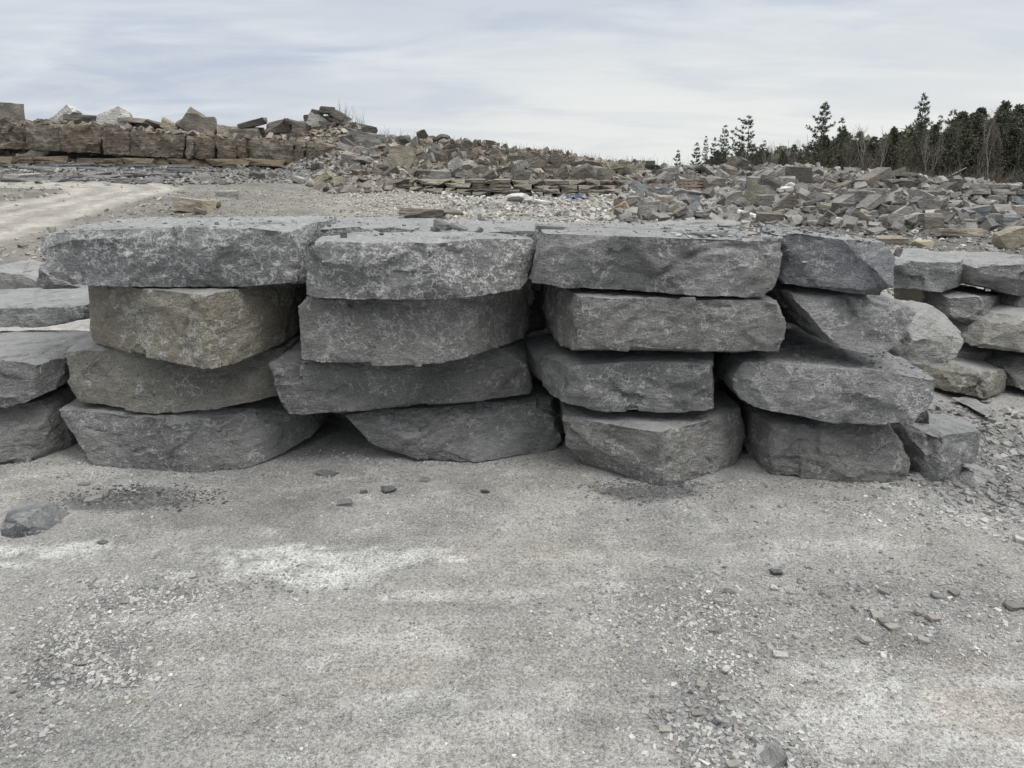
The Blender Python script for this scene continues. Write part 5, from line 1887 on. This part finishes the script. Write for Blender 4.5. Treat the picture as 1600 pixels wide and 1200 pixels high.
fr = random.Random(9)
top_line = lambda p: np.interp(p, [1040, 1090, 1200, 1240, 1300, 1340, 1400, 1440, 1500, 1550, 1600, 2100], [262, 242, 232, 232, 206, 212, 198, 180, 180, 170, 174, 172])
kinds = {'cedar': 0, 'pine': 0, 'bare': 0}
for i in range(200):
    px = 1060 + (fr.random() ** .62) * 780
    Y = fr.uniform(78, 112)
    top = float(top_line(px)) + fr.uniform(-10, 30)
    q = fr.random()
    if q < .36:
        tree(px, top, Y, fr.choice(CEDARS), N3, 'cedar_tree', 'dull green cedar deep in the dense wood, one of many alike', 'cedars deep in the wood', fr.uniform(1.0, 1.5))
    elif q < .54:
        tree(px, top, Y, fr.choice(PINES[3:5]), N3, 'pine_tree', 'dark conifer deep in the dense wood, one of many alike', 'conifers deep in the wood', fr.uniform(1.0, 1.4))
    else:
        Y = fr.uniform(71, 80) if fr.random() < .3 else Y
        tree(px, top - 8, Y, fr.choice(BARES), B3, 'bare_tree', 'grey leafless tree deep in the dense wood, one of many alike', 'leafless trees deep in the wood', fr.uniform(.7, 1.1))

# leaning dead pole in front of the wood
mb = MB()
a = P(1448, 294, 74)
b = P(1510, 262, 76)
mb.tube([a, ((a[0] + b[0]) / 2, 75, (a[2] + b[2]) / 2 + .05), b], [.10, .09, .05], 6)
o = link(bpy.data.objects.new('dead_tree_trunk', mb.mesh('dead_tree_trunk', M_PALEBARK)))
tag(o, 'dead trunk leaning diagonally in front of the wood', 'fallen tree')


def sticks(name, label, mat, zones, seed, wid=.012):
    rnd = random.Random(seed)
    mb = MB()
    for (px0, px1, y0, y1, n, h0, h1) in zones:
        for _ in range(n):
            Y = rnd.uniform(y0, y1)
            px = rnd.uniform(px0, px1)
            x = (px - 800) / F * Y / CP
            z = float(terrain(np.array([x]), np.array([Y]), False)[0])
            h = rnd.uniform(h0, h1)
            d = Vector((rnd.gauss(0, .22), rnd.gauss(0, .22), 1)).normalized()
            p = Vector((x, Y, z - .05))
            q = p + d * h * .55
            w = wid * Y / 30
            mb.tube([p, q, q + (d + rvec(rnd) * .3).normalized() * h * .45], [w, w * .7, w * .3], 3)
            for _k in range(2):
                s0 = p.lerp(q, rnd.uniform(.5, 1))
                mb.tube([s0, s0 + (d + rvec(rnd) * .8).normalized() * h * .3], [w * .5, w * .25], 3)
    o = link(bpy.data.objects.new(name, mb.mesh(name, mat)))
    tag(o, label, kind='stuff')


sticks('undergrowth', 'tangle of bare brown stems along the foot of the wood', M_TWIG, [(1040, 1900, 66, 78, 1700, .6, 2.0), (1180, 1900, 78, 100, 900, 2.0, 5.0)], 3, .016)
sticks('dry_brush', 'dry brown brush on the slope of the middle rubble ridge', M_BROWN, [(640, 1000, 31, 38, 1500, .2, .6), (1330, 1520, 36, 48, 900, .2, .7), (380, 520, 34.5, 36.5, 120, .15, .4)], 5, .008)
sticks('bare_twigs', 'thin bare twigs standing on the skyline right of the tall boulder pile', M_TWIG, [(552, 590, 38, 41, 40, .6, 1.3), (580, 640, 38, 40, 50, .3, .8), (990, 1060, 44, 52, 60, .8, 1.6)], 7, .007)
sticks('red_brush', 'reddish brush at the treeline below the tall lone pine', M_RED, [(1236, 1262, 52, 60, 260, .6, 1.6)], 8, .01)


# dark mass of the wood behind the trees one can tell apart
def deep_wood():
    rnd = np.random.default_rng(15)
    n = 60000
    px = 1075 + rnd.random(n) ** .7 * 900
    Y = rnd.uniform(108, 132, n)
    top = np.interp(px, [1040, 1120, 1200, 1300, 1400, 1450, 1600, 2100], [272, 244, 244, 222, 210, 198, 190, 190]) + 8 * np.sin(px * .21) + 6 * np.sin(px * .067 + 1)
    hz = np.array([EYE + y * rz(t) for y, t in zip(Y, top)])
    x = (px - 800) / F * Y / CP
    z = .1 + (hz - .1) * rnd.random(n) ** .8
    s = rnd.uniform(.35, .8, n)
    d = rnd.normal(size=(n, 3, 3)) * s[:, None, None] * .6
    co = (np.stack([x, Y, z], 1)[:, None, :] + d).reshape(-1, 3)
    f = np.arange(n * 3).reshape(-1, 3)
    me = mesh_np('far_woodland', co, f, 3, M_CEDAR)
    o = link(bpy.data.objects.new('far_woodland', me))
    tag(o, 'dark far-off mass of woodland behind the nearer trees', kind='stuff')


deep_wood()

# ------------------------------------------------------------------ pallet and tarp in the rubble
def box_mesh(name, sx, sy, sz, mat):
    bm = bmesh.new()
    bmesh.ops.create_cube(bm, size=1)
    bmesh.ops.scale(bm, vec=(sx, sy, sz), verts=bm.verts)
    bmesh.ops.bevel(bm, geom=bm.edges[:], offset=min(sx, sy, sz) * .12, segments=1, affect='EDGES')
    me = bpy.data.meshes.new(name)
    bm.to_mesh(me)
    bm.free()
    me.materials.append(mat)
    return me


hx, hy, hz_, _ = hit(1084, 299)
pe = empty('wooden_pallet', (hx, hy, hz_ + .02), 'weathered wooden pallet standing on edge in the rubble', 'pallet')
pe.rotation_euler = (R(-12), 0, R(4))
W = 46 * hy / F
HH = 17 * hy / F
bm_ = box_mesh('pallet_board', W, .03, HH * .16, M_WOOD)
st = box_mesh('pallet_stringer', .05, .10, HH, M_WOOD)
for k in range(4):
    o = link(bpy.data.objects.new('board', bm_), pe)
    o.location = (0, -.065, HH * (.08 + .28 * k))
for k in range(3):
    o = link(bpy.data.objects.new('board', bm_), pe)
    o.location = (0, .065, HH * (.1 + .38 * k))
for k in range(4):
    o = link(bpy.data.objects.new('stringer', st), pe)
    o.location = ((k - 1.5) * (W - .06) / 3, 0, HH * .5)

hx, hy, hz_, _ = hit(895, 312)
mb = MB()
nx, ny = 18, 6
rg = np.random.default_rng(3)
Wt, Dt = 34 * hy / F, .5
for j in range(ny):
    for i in range(nx):
        u, v = i / (nx - 1), j / (ny - 1)
        mb.v.append(Vector((hx + (u - .5) * Wt, hy + v * Dt, hz_ + .03 + .16 * math.sin(v * math.pi) * (.6 + .4 * math.sin(u * 9)) + .02 * rg.normal())))
for j in range(ny - 1):
    for i in range(nx - 1):
        k = j * nx + i
        mb.f.append((k, k + 1, k + nx + 1, k + nx))
me = mb.mesh('blue_tarp', M_BLUE)
o = link(bpy.data.objects.new('blue_tarp', me))
sm = o.modifiers.new('s', 'SOLIDIFY')
sm.thickness = .02
tag(o, 'crumpled blue tarp half buried in the middle rubble', 'tarp')
